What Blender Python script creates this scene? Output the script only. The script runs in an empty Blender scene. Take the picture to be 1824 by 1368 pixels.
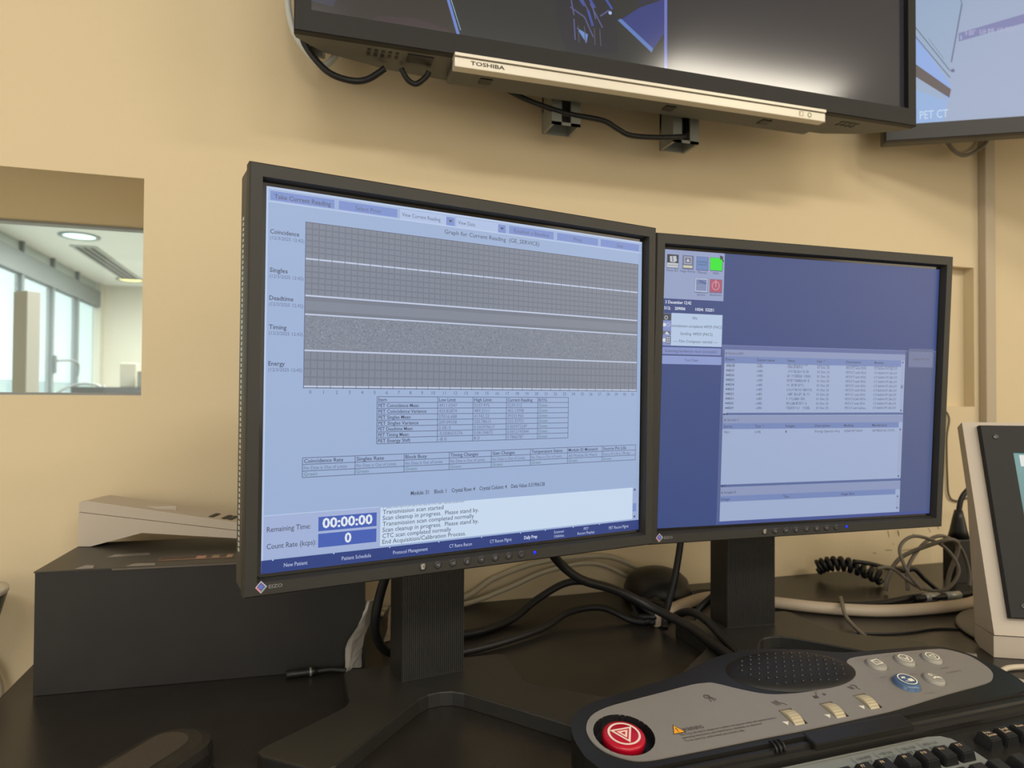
import bpy, bmesh, math, random
from mathutils import Vector, Matrix
random.seed(7)
PI = math.pi
C = bpy.context.scene.collection
SC = bpy.context.scene

def lin(c):
    c = c / 255.0
    return c / 12.92 if c <= .04045 else ((c + .055) / 1.055) ** 2.4
def S(r, g, b): return (lin(r), lin(g), lin(b), 1.0)

# ---------------------------------------------------------------- camera, world, lights
FPX = 1218.3
YAW, PITCH, ROLL = .2994, .0170, -.0056
Rm = Matrix.Rotation(-YAW, 3, 'Z') @ Matrix.Rotation(PITCH, 3, 'X') @ Matrix.Rotation(ROLL, 3, 'Y')
cam_d = bpy.data.cameras.new('camera'); cam = bpy.data.objects.new('camera', cam_d); C.objects.link(cam)
cm = Matrix((Rm.col[0], Rm.col[2], -Rm.col[1])).transposed()
cam.matrix_world = cm.to_4x4()
cam_d.sensor_width = 36.0; cam_d.lens = 36.0 * FPX / 1824.0
cam_d.clip_start = .02; cam_d.clip_end = 60
cam_d.dof.use_dof = True; cam_d.dof.focus_distance = .62; cam_d.dof.aperture_fstop = 8.5
SC.camera = cam
SC.view_settings.view_transform = 'Standard'; SC.view_settings.look = 'None'
SC.view_settings.gamma = 1; SC.view_settings.use_curve_mapping = False
SC.view_settings.exposure = 0.0

w = bpy.data.worlds.new('sky'); SC.world = w; w.use_nodes = True
bg = w.node_tree.nodes['Background']; bg.inputs[0].default_value = (.80, .93, .95, 1); bg.inputs[1].default_value = 1.9

def area(name, loc, rot, sx, sy, power, col):
    d = bpy.data.lights.new(name, 'AREA'); d.shape = 'RECTANGLE'; d.size = sx; d.size_y = sy
    d.energy = power; d.color = col
    o = bpy.data.objects.new(name, d); o.location = loc; o.rotation_euler = rot; C.objects.link(o)
    return o
# recessed ceiling luminaires of the control room (behind and beside the camera)
area('ceiling_lamp', (2.02, -1.13, 1.485), (0, 0, 0), .95, .26, 26, (1, .91, .76))
area('ceiling_lamp', (-.4, -1.6, 1.485), (0, 0, 0), 1.0, .5, 36, (1, .95, .88))
area('ceiling_lamp', (.85, -1.75, 1.485), (0, 0, 0), .9, .4, 26, (1, .94, .84))
# added unseen fill: broad behind the camera, warm on the right-hand side
area('window_daylight', (.3, -3.15, .45), (math.radians(90), 0, 0), 3.4, 1.5, 16, (1, .97, .94))
area('window_daylight', (3.15, -1.5, .55), (0, math.radians(90), 0), 1.3, 1.6, 18, (1, .90, .74))
# cool fill added out of view, behind and to the left of the camera
area('window_daylight', (-2.55, -1.6, .5), (0, math.radians(-90), 0), 1.6, 2.2, 26, (.92, .97, 1))
# lamps of the room beyond the window
area('ceiling_lamp', (-1.0, 8.0, 1.48), (0, 0, 0), 1.6, 3.0, 230, (1, .96, .88))
area('ceiling_lamp', (0.2, 4.0, 1.48), (0, 0, 0), 1.6, 3.0, 110, (1, .97, .92))

# ---------------------------------------------------------------- materials
MATS = {}
def mat(name, col, rough=.5, metal=0, coat=0, noise=0, nscale=30, bump=0, bscale=200, emit=None, es=1, spec=.5, trans=0, ior=1.45):
    if name in MATS: return MATS[name]
    m = bpy.data.materials.new(name); m.use_nodes = True; nt = m.node_tree; p = nt.nodes['Principled BSDF']
    if len(col) == 3: col = (*col, 1)
    p.inputs['Base Color'].default_value = col; p.inputs['Roughness'].default_value = rough
    p.inputs['Metallic'].default_value = metal; p.inputs['Coat Weight'].default_value = coat
    p.inputs['Specular IOR Level'].default_value = spec; p.inputs['IOR'].default_value = ior
    p.inputs['Transmission Weight'].default_value = trans
    if emit: p.inputs['Emission Color'].default_value = (*emit[:3], 1); p.inputs['Emission Strength'].default_value = es
    tc = nt.nodes.new('ShaderNodeTexCoord')
    if noise:
        n = nt.nodes.new('ShaderNodeTexNoise'); n.inputs['Scale'].default_value = nscale; n.inputs['Detail'].default_value = 5
        nt.links.new(tc.outputs['Object'], n.inputs['Vector'])
        mr = nt.nodes.new('ShaderNodeMapRange'); mr.inputs['To Min'].default_value = 1 - noise; mr.inputs['To Max'].default_value = 1 + noise
        nt.links.new(n.outputs['Fac'], mr.inputs['Value'])
        mx = nt.nodes.new('ShaderNodeMix'); mx.data_type = 'RGBA'; mx.blend_type = 'MULTIPLY'; mx.inputs[0].default_value = 1
        mx.inputs[6].default_value = col; nt.links.new(mr.outputs[0], mx.inputs[7]); nt.links.new(mx.outputs[2], p.inputs['Base Color'])
    if bump:
        n2 = nt.nodes.new('ShaderNodeTexNoise'); n2.inputs['Scale'].default_value = bscale; n2.inputs['Detail'].default_value = 3
        nt.links.new(tc.outputs['Object'], n2.inputs['Vector'])
        b = nt.nodes.new('ShaderNodeBump'); b.inputs['Strength'].default_value = bump; b.inputs['Distance'].default_value = .002
        nt.links.new(n2.outputs['Fac'], b.inputs['Height']); nt.links.new(b.outputs[0], p.inputs['Normal'])
    MATS[name] = m; return m
def display_mat(name, strength=1.0, rough=.35, spec=.5):
    m = bpy.data.materials.new(name); m.use_nodes = True; nt = m.node_tree; p = nt.nodes['Principled BSDF']
    a = nt.nodes.new('ShaderNodeAttribute'); a.attribute_name = 'Col'
    p.inputs['Base Color'].default_value = (.012, .012, .014, 1); p.inputs['Roughness'].default_value = rough
    p.inputs['Specular IOR Level'].default_value = spec
    nt.links.new(a.outputs['Color'], p.inputs['Emission Color']); p.inputs['Emission Strength'].default_value = strength
    return m
def print_mat(name, rough=.5):
    m = bpy.data.materials.new(name); m.use_nodes = True; nt = m.node_tree; p = nt.nodes['Principled BSDF']
    a = nt.nodes.new('ShaderNodeAttribute'); a.attribute_name = 'Col'; p.inputs['Roughness'].default_value = rough
    nt.links.new(a.outputs['Color'], p.inputs['Base Color']); return m
def glass_mat(name, tint=(.93, .97, .96)):
    m = bpy.data.materials.new(name); m.use_nodes = True; nt = m.node_tree; nt.nodes.clear()
    o = nt.nodes.new('ShaderNodeOutputMaterial'); t = nt.nodes.new('ShaderNodeBsdfTransparent'); g = nt.nodes.new('ShaderNodeBsdfGlossy')
    t.inputs[0].default_value = (*tint, 1); g.inputs['Roughness'].default_value = .02
    lw = nt.nodes.new('ShaderNodeLayerWeight'); lw.inputs[0].default_value = .5; mx = nt.nodes.new('ShaderNodeMixShader')
    pw = nt.nodes.new('ShaderNodeMath'); pw.operation = 'POWER'; pw.inputs[1].default_value = 5; nt.links.new(lw.outputs['Facing'], pw.inputs[0])
    f = nt.nodes.new('ShaderNodeMath'); f.operation = 'MULTIPLY_ADD'; f.inputs[1].default_value = .9; f.inputs[2].default_value = .025; nt.links.new(pw.outputs[0], f.inputs[0])
    nt.links.new(f.outputs[0], mx.inputs[0]); nt.links.new(t.outputs[0], mx.inputs[1]); nt.links.new(g.outputs[0], mx.inputs[2]); nt.links.new(mx.outputs[0], o.inputs[0])
    return m

WALL = mat('cream_wall_paint', (.668, .545, .352), .75, noise=.04, nscale=2.2, bump=.12, bscale=160, spec=.25)
WHITEWALL = mat('white_wall_paint', (.62, .60, .52), .8, noise=.02, nscale=2)
CEIL = mat('ceiling_white', (.74, .76, .73), .85)
FLOORM = mat('grey_vinyl_floor', (.46, .44, .40), .45, noise=.10, nscale=12)
DESK = mat('black_brown_laminate', (.019, .0165, .014), .30, noise=.25, nscale=60, bump=.05, bscale=400, spec=.5)
BEZ = mat('charcoal_matt_plastic', (.026, .0245, .021), .55, bump=.10, bscale=1600)
BEZ2 = mat('charcoal_side_plastic', (.060, .056, .047), .5)
STAND = mat('charcoal_stand_metal', (.020, .019, .017), .42, noise=.2, nscale=40, bump=.06, bscale=900)
BLK = mat('black_plastic', (.009, .009, .009), .4)
BLKR = mat('black_rubber', (.008, .008, .0085), .5)
GLOSS = mat('gloss_black', (.012, .011, .011), .12, spec=.6)
TVB = mat('tv_bezel_black', (.013, .012, .011), .5, spec=.3)
TVU = mat('tv_underside_plastic', (.105, .102, .084), .5)
SILV = mat('satin_silver_plastic', (.64, .59, .49), .35, metal=.15)
CREAM = mat('cream_plastic', (.47, .40, .32), .5, bump=.05, bscale=900)
CREAMT = mat('cream_hose', (.46, .37, .27), .5)
GREYC = mat('grey_cable', (.15, .13, .10), .5)
METAL = mat('zinc_metal', (.26, .27, .24), .45, metal=.5)
PLATE = mat('keyboard_silver_grey', (.235, .212, .185), .42, noise=.04, nscale=90, metal=.15)
KBB = mat('keyboard_black', (.0125, .0115, .0100), .34, spec=.34, bump=.05, bscale=1500)
KEY = mat('key_black', (.012, .012, .012), .35)
RED = mat('emergency_red', (.42, .003, .018), .32)
BTNG = mat('button_grey', (.28, .26, .22), .25)
BTNB = mat('button_blue', (.065, .115, .21), .25)
IVORY = mat('ivory_wheel', (.46, .39, .26), .45)
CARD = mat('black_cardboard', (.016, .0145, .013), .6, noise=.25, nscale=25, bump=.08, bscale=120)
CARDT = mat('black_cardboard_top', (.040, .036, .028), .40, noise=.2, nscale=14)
TAPE = mat('clear_tape', (.20, .18, .15), .15)
WHT = mat('white_print', (.80, .72, .62), .5)
YEL = mat('warning_yellow', (.80, .40, .03), .5)
BROWN = mat('brown_leather', (.040, .032, .025), .55, bump=.2, bscale=500)
DKBR = mat('black_leather', (.009, .008, .0075), .5, bump=.15, bscale=500)
FRAME = mat('grey_aluminium', (.30, .32, .33), .4, metal=.2)
PRINT = print_mat('flat_print')
DISP = display_mat('lcd_display', 1.0, .42)
DISPTV = display_mat('tv_display', .9, .13, .5)
GLASS = glass_mat('window_glass')
LEDB = mat('blue_led', (0, 0, .02), .3, emit=(.004, .02, 1), es=1.6)

# ---------------------------------------------------------------- mesh helpers
def place(o, parent=None):
    C.objects.link(o)
    if parent is not None: o.parent = parent
    return o
class MB:
    def __init__(s): s.v = []; s.f = []; s.smooth = []
    def add(s, vs, fs, sm=False, M=None):
        b = len(s.v)
        s.v += [tuple(M @ Vector(v)) if M is not None else tuple(v) for v in vs]
        s.f += [tuple(b + i for i in f) for f in fs]; s.smooth += [sm] * len(fs); return s
    def box(s, x0, x1, y0, y1, z0, z1, bev=0, M=None):
        if bev:
            bm = bmesh.new(); bmesh.ops.create_cube(bm, size=1)
            for v in bm.verts:
                v.co = Vector((x0 + (v.co.x + .5) * (x1 - x0), y0 + (v.co.y + .5) * (y1 - y0), z0 + (v.co.z + .5) * (z1 - z0)))
            bmesh.ops.bevel(bm, geom=list(bm.edges), offset=bev, segments=2, affect='EDGES', profile=.6)
            s.bm(bm, False, M); return s
        vs = [(x, y, z) for x in (x0, x1) for y in (y0, y1) for z in (z0, z1)]
        return s.add(vs, [(0, 1, 3, 2), (4, 6, 7, 5), (0, 4, 5, 1), (2, 3, 7, 6), (0, 2, 6, 4), (1, 5, 7, 3)], M=M)
    def bm(s, bm, sm=False, M=None):
        bm.verts.index_update()
        s.add([v.co.copy() for v in bm.verts], [[v.index for v in f.verts] for f in bm.faces], sm, M); bm.free(); return s
    def prism(s, pts, z0, z1, M=None, bev=0, cap0=True):
        """polygon (x, y) extruded from z0 to z1, convex or not"""
        bm = bmesh.new(); n = len(pts)
        a = [bm.verts.new((p[0], p[1], z0)) for p in pts]; b = [bm.verts.new((p[0], p[1], z1)) for p in pts]
        if cap0: bm.faces.new(a[::-1])
        top = bm.faces.new(b)
        for i in range(n): bm.faces.new((a[i], a[(i + 1) % n], b[(i + 1) % n], b[i]))
        bmesh.ops.recalc_face_normals(bm, faces=list(bm.faces))
        if bev: bmesh.ops.bevel(bm, geom=list(top.edges), offset=bev, segments=2, affect='EDGES', profile=.6)
        big = [f for f in bm.faces if len(f.verts) > 4]
        bmesh.ops.triangulate(bm, faces=big)
        return s.bm(bm, False, M)
    def lathe(s, prof, n=24, M=None, cap=True, sm=True):
        """profile (r, z) turned about z"""
        vs = []; fs = []
        for r, z in prof:
            for i in range(n): a = 2 * PI * i / n; vs.append((r * math.cos(a), r * math.sin(a), z))
        for k in range(len(prof) - 1):
            for i in range(n):
                j = (i + 1) % n; fs.append((k * n + i, k * n + j, (k + 1) * n + j, (k + 1) * n + i))
        s.add(vs, fs, sm, M)
        if cap:
            s.add(vs[:n], [tuple(range(n))[::-1]], False, M); s.add(vs[-n:], [tuple(range(n))], False, M)
        return s
    def cyl(s, p0, p1, r0, r1=None, n=16, sm=True):
        p0 = Vector(p0); p1 = Vector(p1); d = p1 - p0; L = d.length
        M = Matrix.Translation(p0) @ d.to_track_quat('Z', 'Y').to_matrix().to_4x4()
        return s.lathe([(r0, 0), (r0 if r1 is None else r1, L)], n, M, True, sm)
    def tube(s, pts, r, n=10, sub=8, closed=False):
        P = [Vector(p) for p in pts]; path = []
        if sub > 1 and len(P) > 2:
            for i in range(len(P) - 1):
                a = P[max(i - 1, 0)]; b = P[i]; c = P[i + 1]; d = P[min(i + 2, len(P) - 1)]
                for k in range(sub):
                    t = k / sub
                    path.append(.5 * ((2 * b) + (c - a) * t + (2 * a - 5 * b + 4 * c - d) * t * t + (3 * b - a - 3 * c + d) * t ** 3))
            path.append(P[-1])
        else: path = P
        vs = []; fs = []; up = Vector((0, 0, 1)); prev = None
        for i, p in enumerate(path):
            t = (path[min(i + 1, len(path) - 1)] - path[max(i - 1, 0)]).normalized()
            if prev is None:
                nx = t.cross(up)
                if nx.length < .1: nx = t.cross(Vector((1, 0, 0)))
            else: nx = prev - t * prev.dot(t)
            nx.normalize(); prev = nx; ny = t.cross(nx)
            for k in range(n):
                a = 2 * PI * k / n; vs.append(p + nx * r * math.cos(a) + ny * r * math.sin(a))
        for i in range(len(path) - 1):
            for k in range(n):
                j = (k + 1) % n; fs.append((i * n + k, i * n + j, (i + 1) * n + j, (i + 1) * n + k))
        s.add(vs, fs, True); m = len(vs) - n
        s.add(vs[:n], [tuple(range(n))]); s.add(vs[m:], [tuple(range(n))[::-1]])
        return s
    def build(s, name, material, parent=None, loc=None, rot=None, **props):
        me = bpy.data.meshes.new(name); me.from_pydata(s.v, [], s.f); me.validate(); 
        if len(me.polygons) == len(s.smooth): me.polygons.foreach_set('use_smooth', s.smooth)
        bm = bmesh.new(); bm.from_mesh(me); bmesh.ops.remove_doubles(bm, verts=list(bm.verts), dist=1e-6)
        bmesh.ops.recalc_face_normals(bm, faces=list(bm.faces)); bm.to_mesh(me); bm.free()
        me.materials.append(material)
        o = bpy.data.objects.new(name, me)
        if loc is not None: o.location = loc
        if rot is not None: o.rotation_euler = rot
        place(o, parent)
        for k, v in props.items(): o[k] = v
        return o
def thing(name, label, cat, loc=(0, 0, 0), M=None, group=None):
    o = bpy.data.objects.new(name, None); o.empty_display_size = .02
    if M is not None: o.matrix_world = M
    else: o.location = loc
    C.objects.link(o); o['label'] = label; o['category'] = cat
    if group: o['group'] = group
    return o
def tag(o, label, cat, group=None):
    o['label'] = label; o['category'] = cat
    if group: o['group'] = group
    return o

_tc = {}
def text_geo(txt, bold=0):
    key = (txt, bold)
    if key in _tc: return _tc[key]
    cu = bpy.data.curves.new('t', 'FONT'); cu.body = txt; cu.size = 1; cu.resolution_u = 2; cu.offset = bold
    ob = bpy.data.objects.new('t', cu); me = ob.to_mesh()
    vs = [(v.co.x, v.co.y) for v in me.vertices]; fs = [tuple(p.vertices) for p in me.polygons]
    ob.to_mesh_clear(); bpy.data.objects.remove(ob); bpy.data.curves.remove(cu)
    x0 = min([v[0] for v in vs] or [0]); x1 = max([v[0] for v in vs] or [1])
    _tc[key] = (vs, fs, x0, x1); return _tc[key]
class Canvas:
    """flat picture made of coloured polygons, in its own pixel units, y downwards"""
    def __init__(s, wpx, hpx, wm, hm): s.W, s.H, s.wm, s.hm = wpx, hpx, wm, hm; s.v = []; s.f = []; s.c = []; s.layer = 0
    def P(s, x, y): return ((x / s.W - .5) * s.wm, -s.layer * 3.0e-6, (.5 - y / s.H) * s.hm)
    def poly(s, pts, col):
        s.layer += 1; b = len(s.v); s.v += [s.P(*p) for p in pts]; s.f.append(tuple(range(b, b + len(pts)))); s.c.append(col)
    def rect(s, x0, y0, x1, y1, col): s.poly([(x0, y0), (x0, y1), (x1, y1), (x1, y0)], col)
    def quads(s, rects, cols):
        s.layer += 1
        for (x0, y0, x1, y1), col in zip(rects, cols):
            b = len(s.v); s.v += [s.P(x0, y0), s.P(x0, y1), s.P(x1, y1), s.P(x1, y0)]; s.f.append((b, b + 1, b + 2, b + 3)); s.c.append(col)
    def frame(s, x0, y0, x1, y1, t, col):
        s.quads([(x0, y0, x1, y0 + t), (x0, y1 - t, x1, y1), (x0, y0, x0 + t, y1), (x1 - t, y0, x1, y1)], [col] * 4)
    def line(s, x0, y0, x1, y1, t, col):
        dx, dy = x1 - x0, y1 - y0; L = math.hypot(dx, dy) or 1; nx, ny = -dy / L * t / 2, dx / L * t / 2
        s.poly([(x0 + nx, y0 + ny), (x0 - nx, y0 - ny), (x1 - nx, y1 - ny), (x1 + nx, y1 + ny)], col)
    def ring(s, cx, cy, r0, r1, col, n=24, a0=0, a1=2 * PI):
        s.layer += 1
        for i in range(n):
            a = a0 + (a1 - a0) * i / n; b_ = a0 + (a1 - a0) * (i + 1) / n; b = len(s.v)
            s.v += [s.P(cx + r0 * math.cos(a), cy + r0 * math.sin(a)), s.P(cx + r1 * math.cos(a), cy + r1 * math.sin(a)),
                    s.P(cx + r1 * math.cos(b_), cy + r1 * math.sin(b_)), s.P(cx + r0 * math.cos(b_), cy + r0 * math.sin(b_))]
            s.f.append((b, b + 1, b + 2, b + 3)); s.c.append(col)
    def text(s, txt, x, y, size, col, bold=0, w=None, align='l'):
        """baseline-left at (x, y); w = forced width in pixels"""
        vs, fs, x0, x1 = text_geo(txt, bold)
        sx = size if w is None else w / max(x1 - x0, .01)
        off = x - (x0 * sx if align == 'l' else (x0 + x1) * .5 * sx)
        s.layer += 1; b = len(s.v); s.v += [s.P(off + vx * sx, y - vy * size) for vx, vy in vs]
        for f in fs: s.f.append(tuple(b + i for i in f)); s.c.append(col)
    def scribble(s, x, y, w, h, col, dens=.55):
        """unreadable row of narrow letter-like strokes"""
        r = []; cx = x
        while cx < x + w:
            cw = h * random.uniform(.45, .75)
            if random.random() < .12: cx += cw * .8; continue
            k = random.choice('ILTUO')
            t = h * .15
            r.append((cx, y - h, cx + t, y))
            if k in 'UO': r.append((cx + cw - t * 1.4, y - h, cx + cw - t * .4, y))
            if k in 'TO': r.append((cx, y - h, cx + cw * .8, y - h + t))
            if k in 'LUO': r.append((cx, y - t, cx + cw * .8, y))
            if k == 'I': r.append((cx, y - h * .6, cx + cw * .7, y - h * .6 + t))
            cx += cw + t
        s.quads(r, [col] * len(r))
    def build(s, name, material, parent=None, loc=(0, 0, 0), rot=(0, 0, 0), M=None, **props):
        me = bpy.data.meshes.new(name); me.from_pydata(s.v, [], s.f)
        ca = me.color_attributes.new('Col', 'FLOAT_COLOR', 'CORNER'); data = []
        for f, c in zip(s.f, s.c): data += list(c) * len(f)
        ca.data.foreach_set('color', data); me.materials.append(material)
        o = bpy.data.objects.new(name, me); o.location = loc; o.rotation_euler = rot
        if M is not None: o.matrix_local = M
        place(o, parent)
        for k, v in props.items(): o[k] = v
        return o

# ================================================================= SETTING
DZ = -.305           # desk surface; the camera is the origin, the floor lies at -1.05
FZ, CZ, WY, WB = -1.05, 1.50, .985, 1.31
def struct(name, mb, m, parent=None):
    o = mb.build(name, m, parent)
    if parent is None: o['kind'] = 'structure'
    return o
OX0, OX1, OZ0, OZ1 = -1.7, -.197, -.003, .279
m = MB()
m.box(-2.75, OX0, WY, WB, FZ, CZ); m.box(OX0, OX1, WY, WB, FZ, OZ0); m.box(OX0, OX1, WY, WB, OZ1, CZ)
m.box(OX1, .72, WY, WB, FZ, CZ); m.box(.72, 1.226, WY, WB, FZ, -.016); m.box(.72, 1.226, WY, WB, .249, CZ)
m.box(.72, 1.226, WY + .022, WB, -.016, .249); m.box(1.226, 3.3, WY, WB, FZ, CZ)
struct('wall_back', m, WALL)
struct('wall_left', MB().box(-2.75, -2.65, -3.2, WY, FZ, CZ), WALL)
struct('wall_right', MB().box(3.2, 3.3, -3.2, WY, FZ, CZ), WALL)
struct('wall_rear', MB().box(-2.75, 3.3, -3.3, -3.2, FZ, CZ), WHITEWALL)
struct('floor', MB().box(-2.75, 3.3, -3.3, 10.85, FZ - .1, FZ), FLOORM)
struct('ceiling', MB().box(-2.75, 3.3, -3.3, 10.85, CZ, CZ + .1), CEIL)
# observation window in the back wall
win = struct('window_1', MB().box(OX0, OX1, WB - .02, WB - .014, OZ0, OZ1), GLASS)
fr = MB(); fr.box(OX0, OX1, WB - .028, WB - .006, OZ1 - .004, OZ1); fr.box(OX0, OX1, WB - .028, WB - .006, OZ0, OZ0 + .004)
fr.build('window_frame', FRAME, win)
# cable trunking on the wall
struct('trim_1', MB().box(1.237, 1.262, WY - .016, WY, DZ, CZ, bev=.002), mat('trunking_plastic', (.46, .38, .27), .5))

# ---- room beyond the window
XW, YF = -2.62, 10.72
struct('wall_far', MB().box(-2.75, 3.3, YF, YF + .1, FZ, CZ), WHITEWALL)
struct('wall_side', MB().box(3.2, 3.3, WB, YF, FZ, CZ), WHITEWALL)
GF = mat('grey_window_frame', (.20, .225, .235), .5)
edges = [4.2, 5.1, 6.0, 6.95, 7.88, 8.76, 9.64, 10.55]
m = MB(); m.box(XW - .1, XW, WB, edges[0], FZ, CZ); m.box(XW - .1, XW, edges[-1], YF, FZ, CZ); m.box(XW - .1, XW, edges[0], edges[-1], FZ, -.25)
struct('wall_window_side', m, WHITEWALL)
CLG = mat('frosted_clerestory', (.42, .47, .45), .6)
for i in range(len(edges) - 1):
    y0, y1 = edges[i], edges[i + 1]
    f = MB(); f.box(XW - .08, XW - .015, y0 - .035, y0 + .035, -.25, 1.20); f.box(XW - .07, XW - .01, y0 - .02, y0 + .02, 1.36, CZ)
    f.box(XW - .09, XW + .0, y0, y1, 1.17, 1.385)
    wn = struct('window_%d' % (i + 2), f, GF)
    MB().box(XW - .06, XW - .05, y0 + .02, y1 - .02, 1.385, CZ).build('clerestory_pane', CLG, wn)
    MB().box(XW - .075, XW - .07, y0 + .045, y1 - .045, -.25, 1.17).build('pane', GLASS, wn)
    sl = MB()
    for k in range(52):
        z = 1.15 - k * .027
        sl.box(XW - .052, XW - .042, y0 + .06, y1 - .06, z, z + .004, M=None)
    sl.build('blind', mat('blind_slat', (.70, .76, .76), .5), wn, kind='stuff')
hd = MB().box(XW - .015, XW + .02, 8.75, 8.79, .22, .42, bev=.008).tube([(XW + .02, 8.77, .36), (XW + .07, 8.86, .37), (XW + .13, 8.96, .37), (XW + .14, 9.10, .33), (XW + .13, 9.12, .20)], .014)
hd.build('window_handle', mat('handle_grey', (.2, .22, .23), .4), bpy.data.objects['window_7'])
struct('ground', MB().box(-14, XW - .4, 0, 30, -1.3, -1.2), mat('pale_pavement', (.4, .42, .42), .8))
o = MB().box(-9.5, -7.2, 3, 30, -1.2, .35).build('building', mat('pale_render', (.62, .70, .72), .8))
tag(o, 'pale low building seen through the blinds of the far windows', 'building')
# downlights
for nm, (x, y), col, lab in (('downlight', (-2.03, 7.42), (.75, 1.0, .97), 'round cool white recessed downlight, nearest one above the far room'),
                             ('downlight', (-2.15, 10.05), (1.0, .86, .35), 'round warm yellow recessed downlight beside the end wall of the far room')):
    d = thing(nm, lab, 'ceiling light', (x, y, CZ), group='downlights in the far room')
    MB().lathe([(.175, -.001), (.175, -.012), (.14, -.012), (.135, 0)], 28, cap=False).build('trim_ring', FRAME, d)
    MB().lathe([(.138, -.006), (.10, -.010), (.02, -.012)], 28).build('lamp_lens', mat('lens_' + ('cool' if col[0] < .9 else 'warm'), col, .4, emit=col, es=1.6), d)
# linear air diffuser in the ceiling
d = thing('ceiling_air_diffuser', 'long grey slotted air diffuser in the ceiling of the far room', 'air vent', (-2.13, 8.95, CZ))
MB().box(-.12, .12, -1.05, 1.05, -.012, -.001).build('frame', mat('diffuser_frame', (.42, .43, .41), .6), d)
for k in range(3): MB().box(-.085 + k * .065, -.045 + k * .065, -1.0, 1.0, -.016, -.0121).build('slot', mat('diffuser_slot', (.08, .085, .085), .7), d)
# things in the far room
o = MB().box(-.045, .045, -.03, .03, 0, 1.495, bev=.004).build('white_column', mat('column_white', (.58, .57, .53), .5), loc=(-1.155, 3.5, FZ), rot=(0, 0, math.radians(-38)))
tag(o, 'tall narrow white box column in front of the far windows', 'column')
d = thing('grey_counter', 'grey worktop counter along the end wall of the far room', 'counter', (-1.38, 6.4, FZ))
MB().box(-.33, .75, -.3, .3, 1.055, 1.10).build('worktop', mat('counter_top', (.16, .17, .18), .5), d)
MB().box(-.30, .72, -.27, .27, 0, 1.055).build('cabinet', mat('counter_grey', (.2, .21, .23), .5), d)
o = MB().box(-.06, .06, -.05, .05, 0, .20, bev=.01).build('white_dispenser', mat('dispenser_white', (.72, .68, .58), .4), loc=(-1.36, 6.35, FZ + 1.10)); tag(o, 'white dispenser box standing on the grey counter', 'dispenser')
o = MB().box(-.03, .03, -.03, .03, 0, .13, bev=.004).build('grey_carton', mat('carton_grey', (.30, .32, .27), .6), loc=(-1.235, 6.2, FZ + 1.10)); tag(o, 'small grey carton between the white boxes on the counter', 'carton')
d = thing('card_terminal', 'small cream device with a dark screen on the counter', 'device', (-1.13, 6.2, FZ + 1.10))
MB().box(-.05, .05, -.04, .04, 0, .10, bev=.006).build('body', mat('terminal_cream', (.66, .62, .42), .5), d)
MB().box(-.022, .03, -.043, -.0395, .03, .075).build('screen', BLK, d)
o = MB().box(-.05, .05, -.02, 0, 0, .14, bev=.004).build('wall_socket', FRAME, loc=(-2.02, YF, .52)); tag(o, 'small grey socket on the end wall above the counter', 'socket')
o = MB().tube([(-2.2, 7.3, -.04), (-2.13, 7.35, .03), (-2.03, 7.4, .08), (-1.93, 7.4, .09), (-1.83, 7.4, .06), (-1.78, 7.4, -.05), (-1.76, 7.4, -1.045)], .012).build('bent_wire', FRAME)
tag(o, 'bent grey wire loop below the far window handle', 'wire')

# ================================================================= DESK
d = thing('desk', 'long black-brown laminate desk standing against the cream wall', 'desk', (-.285, .12, FZ))
MB().box(0, 2.9, 0, .8635, DZ - FZ - .03, DZ - FZ, bev=.002).build('desktop', DESK, d)
MB().box(.02, .05, .03, .82, 0, DZ - FZ - .03).build('side_panel', DESK, d)
MB().box(2.84, 2.87, .03, .82, 0, DZ - FZ - .03).build('side_panel', DESK, d)
MB().box(1.45, 1.48, .03, .82, 0, DZ - FZ - .03).build('side_panel', DESK, d)
MB().box(.05, 2.84, .78, .80, .25, DZ - FZ - .03).build('back_panel', DESK, d)

# ================================================================= MONITORS
SW, SH, REC = .3763, .3010, .0069
BS, BT, BB = .0137, .0155, .0156
def ring_prism(mb, ox0, ox1, oz0, oz1, ix0, ix1, iz0, iz1, y0, y1, jx0=None, jx1=None, jz0=None, jz1=None):
    """picture-frame ring: outer rectangle, inner rectangle i at the front y0 and j at the back y1"""
    if jx0 is None: jx0, jx1, jz0, jz1 = ix0, ix1, iz0, iz1
    def r(a, b, c, e, y): return [(a, y, c), (b, y, c), (b, y, e), (a, y, e)]
    ch = .0012
    vs = r(ox0 + ch, ox1 - ch, oz0 + ch, oz1 - ch, y0) + r(ix0, ix1, iz0, iz1, y0) + r(jx0, jx1, jz0, jz1, y1) + r(ox0, ox1, oz0, oz1, y1) + r(ox0, ox1, oz0, oz1, y0 + ch)
    fs = []
    for i in range(4):
        j = (i + 1) % 4
        fs += [(i, j, 4 + j, 4 + i), (4 + i, 4 + j, 8 + j, 8 + i), (8 + i, 8 + j, 12 + j, 12 + i), (12 + i, 12 + j, 16 + j, 16 + i), (16 + i, 16 + j, j, i)]
    return mb.add(vs, fs)
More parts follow.
